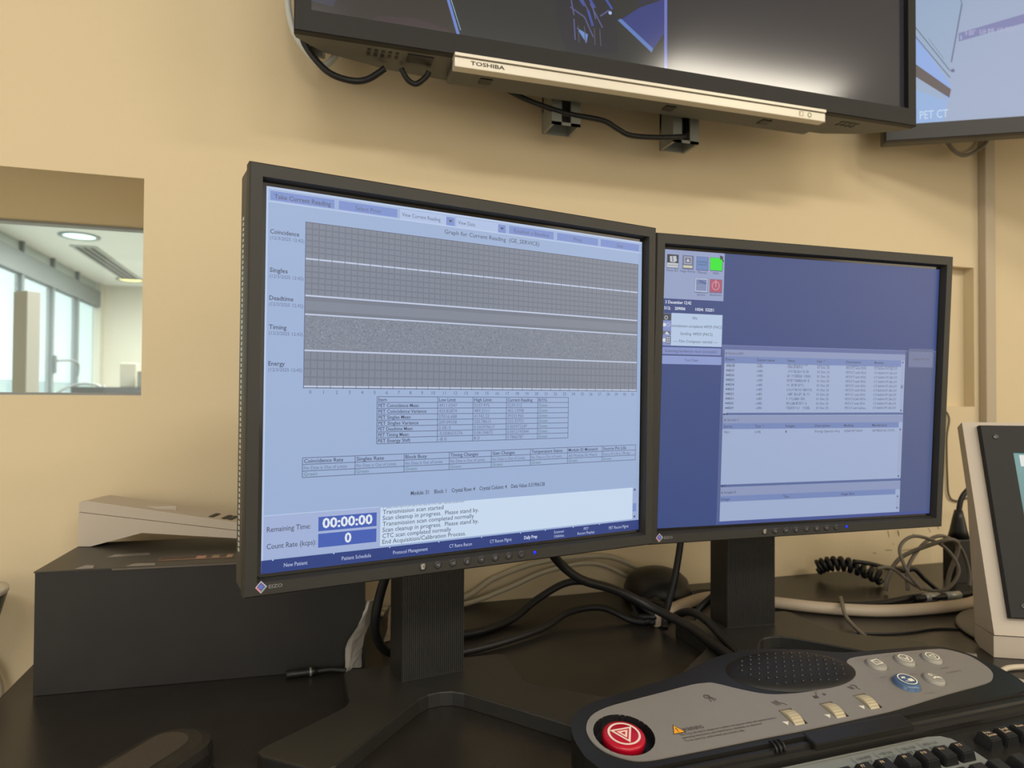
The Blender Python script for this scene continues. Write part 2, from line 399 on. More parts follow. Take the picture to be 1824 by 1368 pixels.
def monitor(label, pos, yaw, tilt, hub, neck_yaw, canvas):
    M = Matrix.Translation((hub[0], hub[1], DZ))
    root = thing('computer_monitor', label, 'monitor', M=M)
    P = M.inverted() @ (Matrix.Translation(pos) @ Matrix.Rotation(yaw, 4, 'Z') @ Matrix.Rotation(-tilt, 4, 'X'))
    def part(mb, name, mt, **k):
        o = mb.build(name, mt, root, **k); o.matrix_local = P; return o
    ox, ot, ob = SW / 2 + BS, SH / 2 + BT, -SH / 2 - BB
    e = .0022
    bz = part(ring_prism(MB(), -ox, ox, ob, ot, -SW / 2 - .0040, SW / 2 + .0040, -SH / 2 - .0050, SH / 2 + .0050, -REC, .006,
              -SW / 2 - e, SW / 2 + e, -SH / 2 - e, SH / 2 + e), 'bezel', BEZ)
    # side shell with a row of vent slots, then the narrower back hump
    sh = MB(); sh.box(-ox + .0008, ox - .0008, .0058, .038, ob + .0008, ot - .0008, bev=.002)
    hp = MB(); hp.prism([(-.15, -.125), (.15, -.125), (.15, .10), (.12, .125), (-.12, .125), (-.15, .10)], 0, .030)
    sh.add([(v[0], .0375 + v[2], v[1]) for v in hp.v], hp.f)
    part(sh, 'rear_housing', BEZ2)
    vt = MB()
    for side in (-1, 1):
        for k in range(62):
            z = ob + .03 + k * .0043
            vt.box(side * (ox - .0006), side * (ox - .0001), .020, .0245, z, z + .0026)
    part(vt, 'vent_slots', mat('vent_light_plastic', (.55, .56, .47), .5), )['kind'] = 'stuff'
    part(MB().box(-SW / 2 - e - .0006, SW / 2 + e + .0006, .0008, .0072, -SH / 2 - e - .0006, SH / 2 + e + .0006), 'panel', GLOSS)
    cv = canvas.build('screen_image', DISP, root); cv.matrix_local = P
    # eight buttons and the blue power light along the lower bezel
    yb = -REC; zb = -.1588
    for k in range(8):
        x = -.0565 + k * .01415
        if k == 7: x = .0420
        b = part(MB().lathe([(.0036, 0), (.0036, .0004), (.0028, .0007)], 16, Matrix.Translation((x, yb, zb)) @ Matrix.Rotation(PI / 2, 4, 'X')), 'button', mat('bezel_button', (.030, .030, .034), .4))
        ic = Canvas(100, 100, .010, .010); g = S(150, 146, 128) if k == 0 else S(112, 112, 118)
        if k == 0: ic.poly([(30, 30), (62, 22), (68, 45), (60, 72), (34, 70)], g); ic.poly([(50, 40), (62, 40), (62, 55), (50, 55)], S(70, 70, 66))
        elif k == 1: ic.line(36, 38, 64, 62, 6, g); ic.line(36, 38, 44, 58, 5, g); ic.line(56, 36, 64, 60, 5, g)
        elif k == 2: ic.poly([(36, 46), (46, 46), (54, 38), (54, 62), (46, 54), (36, 54)], g); ic.line(60, 40, 60, 60, 4, g); ic.line(67, 36, 67, 64, 4, g)
        elif k == 3: ic.line(50, 34, 42, 62, 5, g); ic.line(42, 62, 60, 64, 5, g); ic.line(50, 40, 58, 64, 5, g)
        elif k == 4: ic.poly([(38, 50), (58, 38), (58, 62)], g)
        elif k == 5: ic.ring(50, 50, 6, 13, g, 10)
        elif k == 6: ic.poly([(42, 38), (42, 62), (62, 50)], g)
        else: ic.ring(50, 50, 9, 13, g, 12, .2, 2.6)
        i = ic.build('button_icon', PRINT, b); i.location = (x, yb - .00085, zb)
    led = MB().lathe([(.0015, 0), (.0015, .0004), (.0008, .0007)], 12, Matrix.Translation((.0565, yb, zb)) @ Matrix.Rotation(PI / 2, 4, 'X'))
    part(led, 'power_light', LEDB)
    # maker's tile and lettering at the lower left
    lg = Canvas(240, 110, .024, .011)
    lg.poly([(50, 4), (8, 52), (50, 100), (94, 52)], S(205, 190, 200))
    lg.poly([(50, 12), (16, 52), (50, 90), (86, 52)], S(88, 96, 165))
    lg.poly([(12, 52), (50, 96), (54, 88), (22, 48)], S(205, 120, 125)); lg.poly([(50, 96), (90, 54), (82, 50), (50, 86)], S(120, 165, 140))
    lg.poly([(40, 34), (62, 46), (52, 72), (30, 58)], S(60, 84, 175)); lg.line(38, 44, 60, 44, 4, S(150, 165, 215)); lg.line(36, 56, 56, 58, 4, S(150, 165, 215))
    lg.text('EIZO', 106, 68, 38, S(118, 116, 118), .02, w=104)
    part_logo = lg.build('maker_logo', PRINT, root); part_logo.matrix_local = P @ Matrix.Translation((-.1822, -REC - .0002, -.1590))
    # neck: ribbed column behind the screen
    Nk = Matrix.Rotation(neck_yaw, 4, 'Z') @ Matrix.Translation((0, 0, 0))
    top = pos[2] - DZ + .02
    nk = MB(); nk.box(-.0335, .0335, -.001, .040, .0145, top)
    for k in range(30):
        x = -.0325 + k * .00224
        nk.box(x, x + .0012, -.0018, -.001, .016, top)
    o = nk.build('neck', STAND, root); o.matrix_local = Nk
    br = MB(); br.box(-.05, .05, -.02, .0, top - .09, top, bev=.003)
    o = br.build('tilt_bracket', STAND, root); o.matrix_local = Nk
    # four-armed flat foot
    def sym(p): return p + [(-x, y) for x, y in p[::-1]]
    prof = [(.012, -.0445), (.022, -.052), (.032, -.0635), (.052, -.087), (.104, -.150), (.111, -.154), (.119, -.153), (.160, -.120), (.164, -.112), (.160, -.105), (.092, -.050), (.087, -.040), (.088, .030), (.082, .037)]
    prof = [(0, -.0425)] + prof
    pts = prof + [(-x, y) for x, y in prof[:0:-1]]
    MB().prism([(x, y + .003) for x, y in pts], .0005, .0145, bev=.0015).build('foot', STAND, root)
    return root

# ---- left screen picture (1280 x 1024)
def S2(r, g, b, k=.86):
    c = S(r, g, b); return (c[0] * k, c[1] * k, c[2] * k, 1)
L = Canvas(1280, 1024, SW, SH)
BG = S2(157, 181, 221); BTN = S2(120, 146, 212); LT = S2(186, 206, 240); WH = S2(206, 226, 250); TX = S2(62, 74, 102); TXB = S2(44, 54, 82); NAVY = S2(12, 52, 130)
L.rect(0, 0, 1280, 1024, BG)
L.rect(0, 0, 1280, 6, LT); L.rect(0, 0, 5, 990, LT)
L.rect(0, 38, 1280, 41, LT)
for x0, x1, t, tw, b in ((8, 182, 'Take Current Reading', 150, .02), (190, 365, 'Select Prior', 76, .0), (734, 906, 'Establish a Baseline', 132, 0), (916, 1087, 'Print', 34, 0), (1095, 1268, 'Exit', 26, 0)):
    L.rect(x0, 9, x1, 37, BTN); L.frame(x0, 9, x1, 37, 1.5, S2(172, 192, 236)); L.text(t, (x0 + x1) / 2, 30, 17, S2(86, 98, 130), b, w=tw, align='c')
for x0, x1, t, tw in ((372, 547, 'View Current Reading', 122), (552, 725, 'View Data', 58)):
    L.rect(x0, 9, x1, 38, S2(176, 196, 236)); L.frame(x0, 9, x1, 38, 1.5, LT); L.rect(x1 - 29, 11, x1 - 1, 37, BTN)
    L.poly([(x1 - 22, 20), (x1 - 8, 20), (x1 - 15, 28)], S2(66, 76, 104)); L.text(t, x0 + 5, 29, 16, S2(80, 92, 122), 0, w=tw)
L.text('Graph for Current Reading  (GE_SERVICE)', 513, 63, 18, S2(74, 86, 112), .005, w=336)
GR = S2(124, 134, 152); GRD = S2(109, 119, 139); GL = S2(196, 208, 236)
bands = [(83, 179), (184, 279), (284, 330), (334, 428), (433, 526)]
names = ['Coincidence', 'Singles', 'Deadtime', 'Timing', 'Energy']
L.rect(102, 81, 1264, 533, S2(90, 100, 122))
for i, (a, b) in enumerate(bands):
    L.rect(103, a, 1263, b, GR)
    L.rect(103, b, 1263, b + 4.5, GL)
    if i in (0, 1, 4):
        L.quads([(103 + k * 18.12 - 1.6, a, 103 + k * 18.12 + 1.6, b) for k in range(1, 64)], [GRD] * 63)
        n = 6 if i < 2 else 4
        L.quads([(103, a + (b - a) * k / n - 2, 1263, a + (b - a) * k / n + 2) for k in range(1, n)], [GRD] * (n - 1))
    if i == 2: L.rect(103, a, 1263, a + 11, S2(112, 122, 140)); L.rect(103, b - 9, 1263, b, S2(112, 122, 140))
    if i == 3:
        r = []; c = []
        for k in range(3800):
            x = random.uniform(103, 1259); y = random.uniform(a, b - 4); q = random.randint(-22, 24)
            r.append((x, y, x + 3.4, y + 3.4)); c.append(S2(124 + q, 134 + q, 150 + q))
        L.quads(r, c)
    y0 = [124, 226, 300, 377, 474][i]
    L.text(names[i], 11, y0, 17, S2(52, 62, 92), .010, w=[75, 46, 62, 45, 42][i])
    L.text('(12/3/2025 12:42)', 11, y0 + 15, 13, S2(92, 106, 150), 0, w=88)
L.quads([(103 + k * 36.25 - .8, 179, 103 + k * 36.25 + .8, 184) for k in range(33)] + [(103 + k * 36.25 - .8, 526, 103 + k * 36.25 + .8, 534) for k in range(33)], [S2(84, 94, 120)] * 66)
L.quads([(102, 81, 104, 533), (1262, 81, 1264, 533)], [S2(90, 102, 140)] * 2)
for k in range(32): L.text(str(k), 103 + (k + .5) * 36.25, 548, 14, S2(86, 98, 132), 0, align='c')
GREEN = S2(84, 128, 128)
cols = [310, 498, 616, 734, 851, 971]; rows = [555 + k * 16.9 for k in range(9)]
tb = [('Item', 'Low Limit', 'High Limit', 'Current Reading', 'R/Y/G'), ('PET Coincidence Mean', '4911.0347', '5537.975', '5239.312', 'Green'), ('PET Coincidence Variance', '433.82874', '489.2111', '462.13998', 'Green'),
      ('PET Singles Mean', '37016.688', '41742.22', '39333.965', 'Green'), ('PET Singles Variance', '209.09338', '235.78615', '222.33751', 'Green'), ('PET Deadtime Mean', '2.0E-5', '0.035979617', '0.005972247', 'Green'),
      ('PET Timing Mean', '-0.058653276', '0.06134672', '0.0012193044', 'Green'), ('PET Energy Shift', '-8.0', '8.0', '0.7846787', 'Green')]
L.quads([(c - .9, 555, c + .9, 690) for c in cols] + [(310, r - .9, 971, r + .9) for r in rows], [S2(84, 98, 134)] * 15)
for i, row in enumerate(tb):
    for j, t in enumerate(row):
        hd_ = i == 0 or j == 0
        L.text(t, cols[j] + 4, rows[i] + 13.5, 14.5, S2(58, 68, 98) if hd_ else (GREEN if j == 4 else S2(100, 112, 146)), .010 if hd_ else 0, w=len(t) * (6.15 if hd_ else 6.6))
cols = [103, 248, 394, 538, 682, 825, 970, 1114, 1261]
L.quads([(c - .9, 722, c + .9, 775) for c in cols] + [(103, r - .9, 1261, r + .9) for r in (722, 740, 758, 775)], [S2(84, 98, 134)] * 13)
for j, t in enumerate(('Coincidence Rate', 'Singles Rate', 'Block Busy', 'Timing Changes', 'Gain Changes', 'Temperature Status', 'Module ID Mismatch', 'Source Pin Life')):
    L.text(t, cols[j] + 4, 736, 15, S2(58, 68, 98), .010, w=len(t) * 6.7)
    L.text('All Module ID Match' if j == 6 else ('Source Pin Life is 178 days' if j == 7 else 'No Data is Out of Limits'), cols[j] + 4, 754, 13, S2(96, 108, 142), 0, w=118)
    L.text('Green', cols[j] + 4, 771, 14, GREEN, 0, w=36)
L.text('Module: 31    Block: 1    Crystal Row: 4    Crystal Column: 4    Data Value: 0.31906128', 416, 844, 17, S2(60, 68, 92), .012, w=465)
L.rect(5, 871, 322, 986, S2(164, 182, 224)); L.rect(5, 870, 322, 872.5, LT)
L.text('Remaining Time:', 13, 915, 20, S2(70, 80, 110), .008, w=114); L.text('Count Rate (kcps):', 13, 960, 20, S2(70, 80, 110), .008, w=130)
CB = S2(56, 92, 186)
L.rect(148, 886, 313, 925, CB); L.rect(148, 932, 313, 970, CB)
L.text('00:00:00', 230, 917, 38, S2(232, 240, 250), .03, w=142, align='c'); L.text('0', 231, 963, 38, S2(232, 240, 250), .03, align='c')
L.rect(324, 873, 1268, 984, WH)
for k, (t, tw) in enumerate((('Transmission scan started', 190), ('Scan cleanup in progress.  Please stand by.', 309), ('Transmission scan completed normally', 293), ('Scan cleanup in progress.  Please stand by.', 309), ('CTC scan completed normally', 216), ('End Acquisition/Calibration Process.', 266))):
    L.text(t, 331, 893 + k * 17.1, 18, S2(78, 92, 116), .006, w=tw)
L.scribble(331, 877, 260, 4, S2(110, 124, 150))
L.rect(1250, 873, 1268, 984, S2(160, 178, 220)); L.rect(1251, 929, 1267, 958, BTN)
for y, s_ in ((880, 1), (977, -1)): L.poly([(1254, y + 4 * s_), (1265, y + 4 * s_), (1259.5, y - 5 * s_)], S2(58, 72, 112))
L.rect(0, 989, 1280, 1024, NAVY)
for x, t, tw, b in ((89, 'New Patient', 62, 0), (256, 'Patient Schedule', 84, 0), (418, 'Protocol Management', 108, 0), (580, 'CT Retro Recon', 76, 0), (720, 'CT Recon Mgmt', 78, 0), (830, 'Daily Prep', 50, .03), (1190, 'PET Recon Mgmt', 86, 0)):
    L.text(t, x, 1012, 15, S2(196, 208, 240), b, w=tw, align='c')
for x, a, b in ((940, 'Scanner', 'Utilities'), (1050, 'PET', 'Recon Replay')):
    L.text(a, x, 1004, 13, S2(196, 208, 240), 0, align='c'); L.text(b, x, 1018, 13, S2(196, 208, 240), 0, align='c')
L.quads([(x, 989, x + 3, 992) for x in (28, 190, 352, 506, 650, 790, 884, 995, 1105)], [WH] * 9)

# ---- right screen picture
R = Canvas(1280, 1024, SW, SH)
k_ = .90
DB = S2(42, 67, 128, k_); PB = S2(146, 160, 200, k_); PB2 = S2(128, 144, 200, k_); LW = S2(158, 175, 211, k_); HD = S2(112, 134, 188, k_); TD = S2(66, 74, 104, k_); FRM = S2(78, 94, 146, k_)
R.rect(0, 0, 1280, 1024, DB)
R.rect(0, 0, 250, 178, PB)
def icon(x0, y0, x1, y1, base, lab, lw):
    R.rect(x0 - 1, y0 - 1, x1 + 2, y1 + 3, S2(84, 96, 140)); R.rect(x0, y0, x1, y1, base); R.text(lab, (x0 + x1) / 2, y1 + 14, 13, TD, 0, w=lw, align='c')
icon(10, 18, 55, 65, S2(44, 46, 58), 'Exam Rx', 46)
R.poly([(20, 24), (46, 22), (50, 40), (38, 46), (22, 44)], S2(190, 196, 210)); R.line(30, 20, 34, 44, 3, S2(60, 64, 80)); R.rect(10, 48, 55, 65, S2(196, 202, 206)); R.rect(14, 55, 52, 58, S2(150, 156, 170))
icon(73, 18, 117, 65, S2(112, 120, 146), 'Image Works', 62)
R.frame(80, 22, 110, 48, 2, S2(190, 198, 224)); R.poly([(88, 40), (95, 28), (102, 40)], S2(200, 206, 222)); R.rect(76, 54, 114, 62, S2(212, 208, 176))
icon(131, 19, 179, 66, S2(106, 136, 192), 'Manual', 38)
R.text('Learning', 155, 40, 12, S2(40, 90, 110), 0, w=40, align='c'); R.text('Solutions', 155, 50, 10, S2(40, 90, 110), 0, w=40, align='c')
icon(189, 19, 240, 65, S2(28, 236, 40), '', 20); R.text('MRM', 214, 80, 12, TD, 0, w=24, align='c')
icon(128, 98, 180, 148, S2(190, 200, 226), 'Service', 35)
R.rect(132, 102, 176, 144, S2(112, 130, 176)); R.line(146, 108, 174, 116, 6, S2(80, 96, 150)); R.quads([(134, 122 + 6 * q, 174, 124 + 6 * q) for q in range(4)], [S2(150, 164, 200)] * 4)
icon(190, 99, 240, 146, S2(176, 84, 112), 'Shutdown', 50); R.ring(215, 122, 13, 17, S2(206, 140, 160), 20); R.line(215, 100, 215, 126, 3.5, S2(216, 160, 176))
R.poly([(228, 8), (246, 14), (240, 18), (248, 30), (244, 32), (236, 22), (232, 26)], S2(50, 54, 70))
R.text('3 December 12:42', 7, 196, 16, S2(222, 230, 246), .02, w=107)
for t, x, tw in (('512:', 3, 26), ('209006', 46, 44), ('1024:', 132, 34), ('52251', 174, 36)): R.text(t, x, 218, 15, S2(222, 230, 246), .025, w=tw)
R.rect(0, 232, 248, 350, PB2); R.rect(34, 230, 248, 349, S2(184, 206, 236))
R.rect(0, 233, 32, 258, S2(58, 62, 72)); R.ring(12, 248, 4, 8, S2(160, 168, 180), 12)
R.rect(0, 268, 12, 280, S2(220, 226, 240)); R.ring(22, 274, 6, 9, S2(190, 196, 214), 4); R.rect(0, 296, 32, 310, S2(104, 112, 130)); R.poly([(8, 308), (16, 298), (28, 310)], S2(214, 220, 232)); R.rect(0, 324, 12, 336, S2(220, 226, 240))
R.rect(14, 316, 33, 342, S2(70, 76, 96)); R.quads([(16 + 8 * a, 318 + 8 * b, 22 + 8 * a, 324 + 8 * b) for a in range(2) for b in range(3)], [S2(190, 196, 210)] * 6)
R.text('Idle', 131, 250, 15, TD, 0, align='c', w=20); R.text('ommitment completed 44929 (PACS', 35, 281, 15, TD, 0, w=211)
R.text('Sending: 44929 (PACS)', 140, 309, 15, TD, 0, w=136, align='c'); R.text('---- Film Composer started ----', 137, 337, 15, TD, 0, w=186, align='c')
R.rect(0, 355, 246, 381, PB2); R.text('Scanning hardware reset successful', 11, 373, 14, TD, 0, w=216); R.rect(0, 381, 246, 384, S2(70, 84, 130))
R.rect(0, 386, 249, 417, S2(140, 158, 214)); R.text('Tool Chest', 122, 406, 14, TD, 0, w=58, align='c')
R.rect(249, 341, 1280, 1024, FRM); R.rect(252, 1010, 1280, 1024, S2(60, 80, 150)); R.rect(249, 341, 1280, 344, S2(120, 134, 184))
R.rect(249, 343, 1280, 360, S2(92, 108, 164))
R.rect(262, 358, 1118, 600, LW); R.rect(1118, 343, 1280, 1012, S2(70, 86, 134))
# exams
R.rect(262, 358, 1118, 383, S2(140, 154, 194)); R.text('# Exams:203', 265, 376, 13, TD, 0, w=78)
R.rect(262, 383, 1098, 409, HD)
hx = (268, 405, 544, 682, 822, 962)
for x, t, tw in zip(hx, ('Exam', 'Station name', 'Name', 'Date  ^', 'Description', 'Modality'), (38, 80, 34, 36, 72, 48)): R.text(t, x, 399, 14, TD, .012, w=tw)
ys = [423 + k * 17.75 for k in range(10)]
R.scribble(270, 413, 36, 5, TD)
for x, ww in ((405, 26), (545, 92), (683, 58), (823, 98), (962, 118)): R.scribble(x, 413, ww, 5, TD)
for k, y in enumerate(ys):
    R.text(str(44838 - k), 270, y, 13, TD, .008, w=37); R.text('ct85', 406, y, 13, TD, 0, w=26)
    R.scribble(545, y, (68, 98, 108, 102, 84, 112, 104, 86, 94, 112)[k], 9.5, S2(76, 84, 116, k_))
    R.text('01 Dec 25', 684, y, 13, TD, 0, w=58)
    R.text('PET/CT SCAN WITH...' if k == 7 else ('PET/CT with Gallium...' if k == 9 else 'PET/CT with FDG'), 823, y, 13, TD, 0, w=108 if k in (7, 9) else 98)
    R.text('CT-RAW-PT-SR-OT', 962, y, 13, TD, 0, w=118)
def scroll(y0, y1):
    R.rect(1099, y0, 1113, y1, S2(158, 172, 208))
    R.poly([(1101, y0 + 10), (1111, y0 + 10), (1106, y0 + 2)], TD); R.poly([(1101, y1 - 10), (1111, y1 - 10), (1106, y1 - 2)], TD)
scroll(384, 596); R.rect(1100, 484, 1112, 498, S2(120, 134, 176))
def splitter(y):
    R.rect(282, y, 1112, y + 9, S2(84, 106, 160)); R.poly([(264, y + 8), (274, y + 8), (269, y)], TD); R.poly([(276, y), (286, y), (281, y + 8)], TD)
splitter(597)
R.rect(262, 606, 1118, 870, LW); R.rect(262, 608, 1118, 637, S2(140, 154, 194)); R.text('# Series:1', 268, 628, 13, TD, 0, w=62)
R.rect(262, 637, 1097, 659, HD)
for x, t, tw in zip(hx, ('Series', 'Type  ^', 'Images', 'Description', 'Modality', 'Manufacturer'), (38, 40, 44, 72, 48, 76)): R.text(t, x, 653, 14, TD, .012, w=tw)
for x, t, tw in zip(hx, ('901', 'LIVE', '1', 'Energy Spectra Acq', 'GENR PET RAW', 'GE MEDICAL SYSTE...'), (24, 26, 5, 118, 92, 120)): R.text(t, x + 1, 675, 13, TD, 0, w=tw)
scroll(660, 868); splitter(870)
R.rect(262, 880, 1118, 1010, LW); R.rect(262, 881, 1118, 916, S2(140, 154, 194)); R.text('# Images:0', 264, 904, 13, TD, 0, w=66)
R.rect(262, 914, 1094, 936, HD)
for x, t, tw in ((266, 'Image', 38), (545, 'Time', 26), (820, 'Image Slice', 66)): R.text(t, x, 930, 14, TD, .012, w=tw)
scroll(938, 1000)
R.rect(1132, 333, 1267, 412, S2(86, 100, 144)); R.rect(1136, 345, 1262, 408, S2(108, 120, 160)); R.text('Image Works', 1200, 379, 13, S2(90, 84, 110), 0, w=84, align='c')

monitor('larger-looking left black monitor showing graph bands and a calibration table', (.1561, .6042, .0112), .2192, -.0156, (.1335, .705), math.radians(9), L)
monitor('right black monitor with dark blue desktop, green icon and exam list', (.5585, .6541, .0072), -.0089, -.0534, (.5480, .744), math.radians(-4), R)

# ================================================================= TELEVISIONS
tv = thing('wall_television', 'large dark wall-mounted television with a silver strip under its bezel', 'television', (-.012, .82, .420))
TW, TH = .918, .54
ring_prism(MB(), 0, TW, 0, TH, .019, TW - .016, .026, TH - .02, 0, .010).build('bezel', TVB, tv)
ou = [(0, .0105), (TW, .0105), (TW - .002, .018), (.862, .052), (.80, .070), (.20, .073), (.115, .066), (.035, .045), (.002, .018)]
MB().prism(ou, .0002, TH - .001).build('rear_housing', TVU, tv)
T = Canvas(1760, 990, TW - .035, TH - .046)
bk = S(34, 33, 36)
T.rect(0, 0, 1760, 990, bk)
# the part of the picture in view is its lower band: 990 is the bottom edge
T.rect(0, 560, 345, 990, S(46, 40, 37)); T.poly([(0, 960), (50, 965), (90, 860), (60, 560), (0, 560)], S(52, 54, 70))
T.poly([(120, 990), (160, 968), (240, 960), (320, 972), (350, 990)], S(58, 46, 50))
T.poly([(300, 560), (352, 990), (929, 990), (929, 560)], S(36, 38, 40))
T.poly([(290, 800), (297, 800), (356, 985), (348, 985)], S(104, 130, 205)); T.poly([(297, 800), (300, 800), (358, 970), (356, 970)], S(130, 170, 190))
T.poly([(600, 560), (740, 560), (790, 960), (640, 985), (612, 900)], S(30, 31, 42))
T.poly([(792, 872), (852, 826), (925, 790), (925, 886), (890, 938)], S(44, 56, 124)); T.poly([(786, 872), (796, 866), (892, 932), (888, 944)], S(90, 124, 190))
T.poly([(800, 560), (929, 560), (929, 780), (850, 820)], S(34, 36, 66))
for a in ((640, 780, 660, 880), (662, 800, 700, 860), (700, 800, 722, 880), (650, 860, 690, 880), (706, 840, 742, 900), (690, 880, 716, 930), (735, 870, 760, 850), (660, 890, 664, 945)): T.line(*a, 3.5, S(84, 88, 140))
for a in ((648, 800, 690, 850), (690, 810, 720, 850), (735, 800, 770, 845), (700, 860, 714, 900)): T.line(*a, 7, S(60, 78, 160))
T.poly([(668, 912), (700, 925), (696, 948), (684, 934)], S(104, 140, 205)); T.ring(764, 856, 0, 5, S(170, 190, 235), 8)
for x in (672, 690, 718, 734): T.line(x, 905, x + 3, 950, 2.5, S(80, 78, 96))
T.rect(933, 560, 1760, 990, S(40, 38, 42)); T.rect(926, 560, 935, 990, S(104, 116, 196))
sc = T.build('screen_image', DISPTV, tv, loc=(TW / 2 + .0015, .0085, TH / 2 + .003))
MB().box(.018, TW - .015, .0087, .0100, .025, TH - .019).build('panel', GLOSS, tv)
st = MB(); st.box(.188, .742, -.006, .010, -.0035, .0005, bev=.0003); st.box(.188, .742, -.004, .010, -.0165, -.0045, bev=.001)
s_ = st.build('silver_strip', SILV, tv); s_['label'] = 'satin silver strip with small raised lettering'
t_ = Canvas(300, 60, .060, .012); t_.text('TOSHIBA', 10, 40, 34, S(60, 52, 40), .02, w=220)
t_.build('lettering', PRINT, s_, loc=(.236, -.0043, -.0100))
t_ = Canvas(300, 60, .060, .012); t_.frame(70, 12, 105, 46, 3, S(150, 140, 110)); t_.line(78, 22, 78, 32, 3, S(90, 60, 50)); t_.ring(160, 30, 12, 18, S(120, 140, 90), 20)
t_.build('indicator_symbols', PRINT, s_, loc=(.712, -.0043, -.0100))
for k in range(10):
    x = .085 + (k % 5) * .0085; y = .018 + (k // 5) * .010
    MB().box(x, x + .0042, y, y + .0065, -.0006, .0003).build('vent_hole', BLK, tv)
for k in range(8):
    x = .795 + (k % 4) * .009; y = .020 + (k // 4) * .010
    MB().box(x, x + .0055, y, y + .0055, -.0006, .0003).build('vent_hole', BLK, tv)
MB().box(.134, .166, .016, .036, -.0012, .0003, bev=.0003).build('socket_recess', BLK, tv)
MB().box(.725, .765, .020, .030, -.0010, .0003).build('socket_recess', BLK, tv)
ub = MB(); ub.box(.19, .76, .014, .062, -.010, .0002, bev=.003); ub.build('speaker_cover', TVU, tv)
for x in (.23, .50, .66): MB().box(x, x + .016, .030, .045, -.0112, -.0100).build('screw_recess', BLK, tv)
def arm(x, z0, z1):
    a = MB()
    a.box(x, x + .004, .085, .125, z0, z1); a.box(x + .040, x + .044, .085, .125, z0, z1); a.box(x, x + .044, .119, .1232, z0 + .03, z1)
    a.box(x, x + .015, .084, .0855, z0, z1); a.box(x + .029, x + .044, .084, .0855, z0, z1)
    a.box(x, x + .044, .1235, .125, z0, z1); a.box(x, x + .044, .084, .0855, z0, z0 + .004)
    return a.build('mount_arm', METAL, tv)
arm(.348, -.034, .42); arm(.542, -.037, .42)
MB().box(.30, .64, .120, .1645, .12, .36).build('wall_plate', METAL, tv)
MB().box(.12, .80, .0735, .0845, .15, .30).build('mount_rail', METAL, tv)

c = Canvas(700, 420, .64, .365)
K = S2(150, 168, 200, .95)
c.rect(0, 0, 700, 420, K)
c.rect(0, 0, 160, 420, S2(140, 164, 202, .95)); c.rect(118, 0, 700, 420, S2(154, 166, 192, .95))
c.poly([(0, 330), (112, 392), (104, 420), (0, 420)], S2(132, 168, 226)); c.poly([(0, 300), (60, 352), (110, 395), (112, 378), (0, 268)], S2(130, 166, 228))
c.line(0, 190, 110, 355, 1.5, S2(70, 84, 104)); c.line(0, 206, 106, 356, 1.5, S2(92, 106, 130))
c.line(118, 350, 140, 200, 2, S2(96, 108, 140)); c.line(140, 200, 118, 160, 2, S2(96, 108, 130))
c.poly([(0, 288), (118, 384), (110, 398), (0, 312)], S2(80, 72, 84))
c.text('PET CT', 6, 408, 26, S2(196, 214, 240), 0, w=88)
tv2 = Matrix.Translation((.948, .92, .437)) @ Matrix.Rotation(math.radians(-29), 4, 'Z')
t2 = thing('wall_television', 'second wall television, tilted aside at the top right, showing a pale blue picture', 'television', M=tv2)
ring_prism(MB(), 0, .74, 0, .45, .045, .705, .027, .418, 0, .012).build('bezel', mat('tv_matt_black', (.020, .019, .018), .45), t2)
MB().box(.004, .736, .0125, .045, .004, .446, bev=.004).build('rear_housing', TVU, t2)
MB().box(.045, .705, .0105, .0118, .027, .418).build('panel', GLOSS, t2)
c2 = Canvas(1000, 600, .662, .393)
c2.rect(0, 0, 1000, 600, S2(150, 166, 196, .92))
def T2(pts, col): c2.poly(pts, col)
# picture laid out from the lower left corner: a bright room seen by a ceiling camera
T2([(0, 0), (0, 600), (72, 600), (85, 470), (115, 330), (130, 290), (80, 150), (40, 0)], S2(144, 166, 196, .92))
T2([(0, 500), (84, 540), (72, 600), (0, 600)], S2(138, 170, 218, .92)); T2([(0, 340), (92, 500), (88, 540), (0, 440)], S2(134, 166, 224, .92))
c2.line(0, 325, 90, 462, 2, S2(74, 88, 108)); c2.line(0, 350, 90, 480, 2.5, S2(92, 106, 130)); c2.line(40, 372, 76, 430, 1.5, S2(120, 134, 160))
c2.line(93, 440, 118, 290, 3.5, S2(100, 110, 140)); c2.line(118, 290, 95, 200, 2, S2(100, 110, 130)); c2.ring(96, 462, 0, 5, S2(90, 100, 140), 8)
T2([(0, 428), (92, 510), (88, 532), (0, 462)], S2(84, 70, 72))
c2.text('PET CT', 19, 582, 30, S2(190, 214, 244), .01, w=66)
T2([(110, 366), (320, 318), (320, 342), (110, 388)], S2(120, 124, 176)); T2([(114, 372), (116, 372), (118, 382), (114, 384)], K)
c2.scribble(126, 374, 190, 12, S2(170, 176, 210))
c2.build('screen_image', display_mat('tv_display_2', 1.0, .4), t2, loc=(.375, .0103, .2225))
MB().box(.40, .46, .046, .30, .12, .20).build('wall_bracket', METAL, t2)
MB().box(.45, .455, .0455, .060, .05, .40).build('mount_rail', METAL, t2)

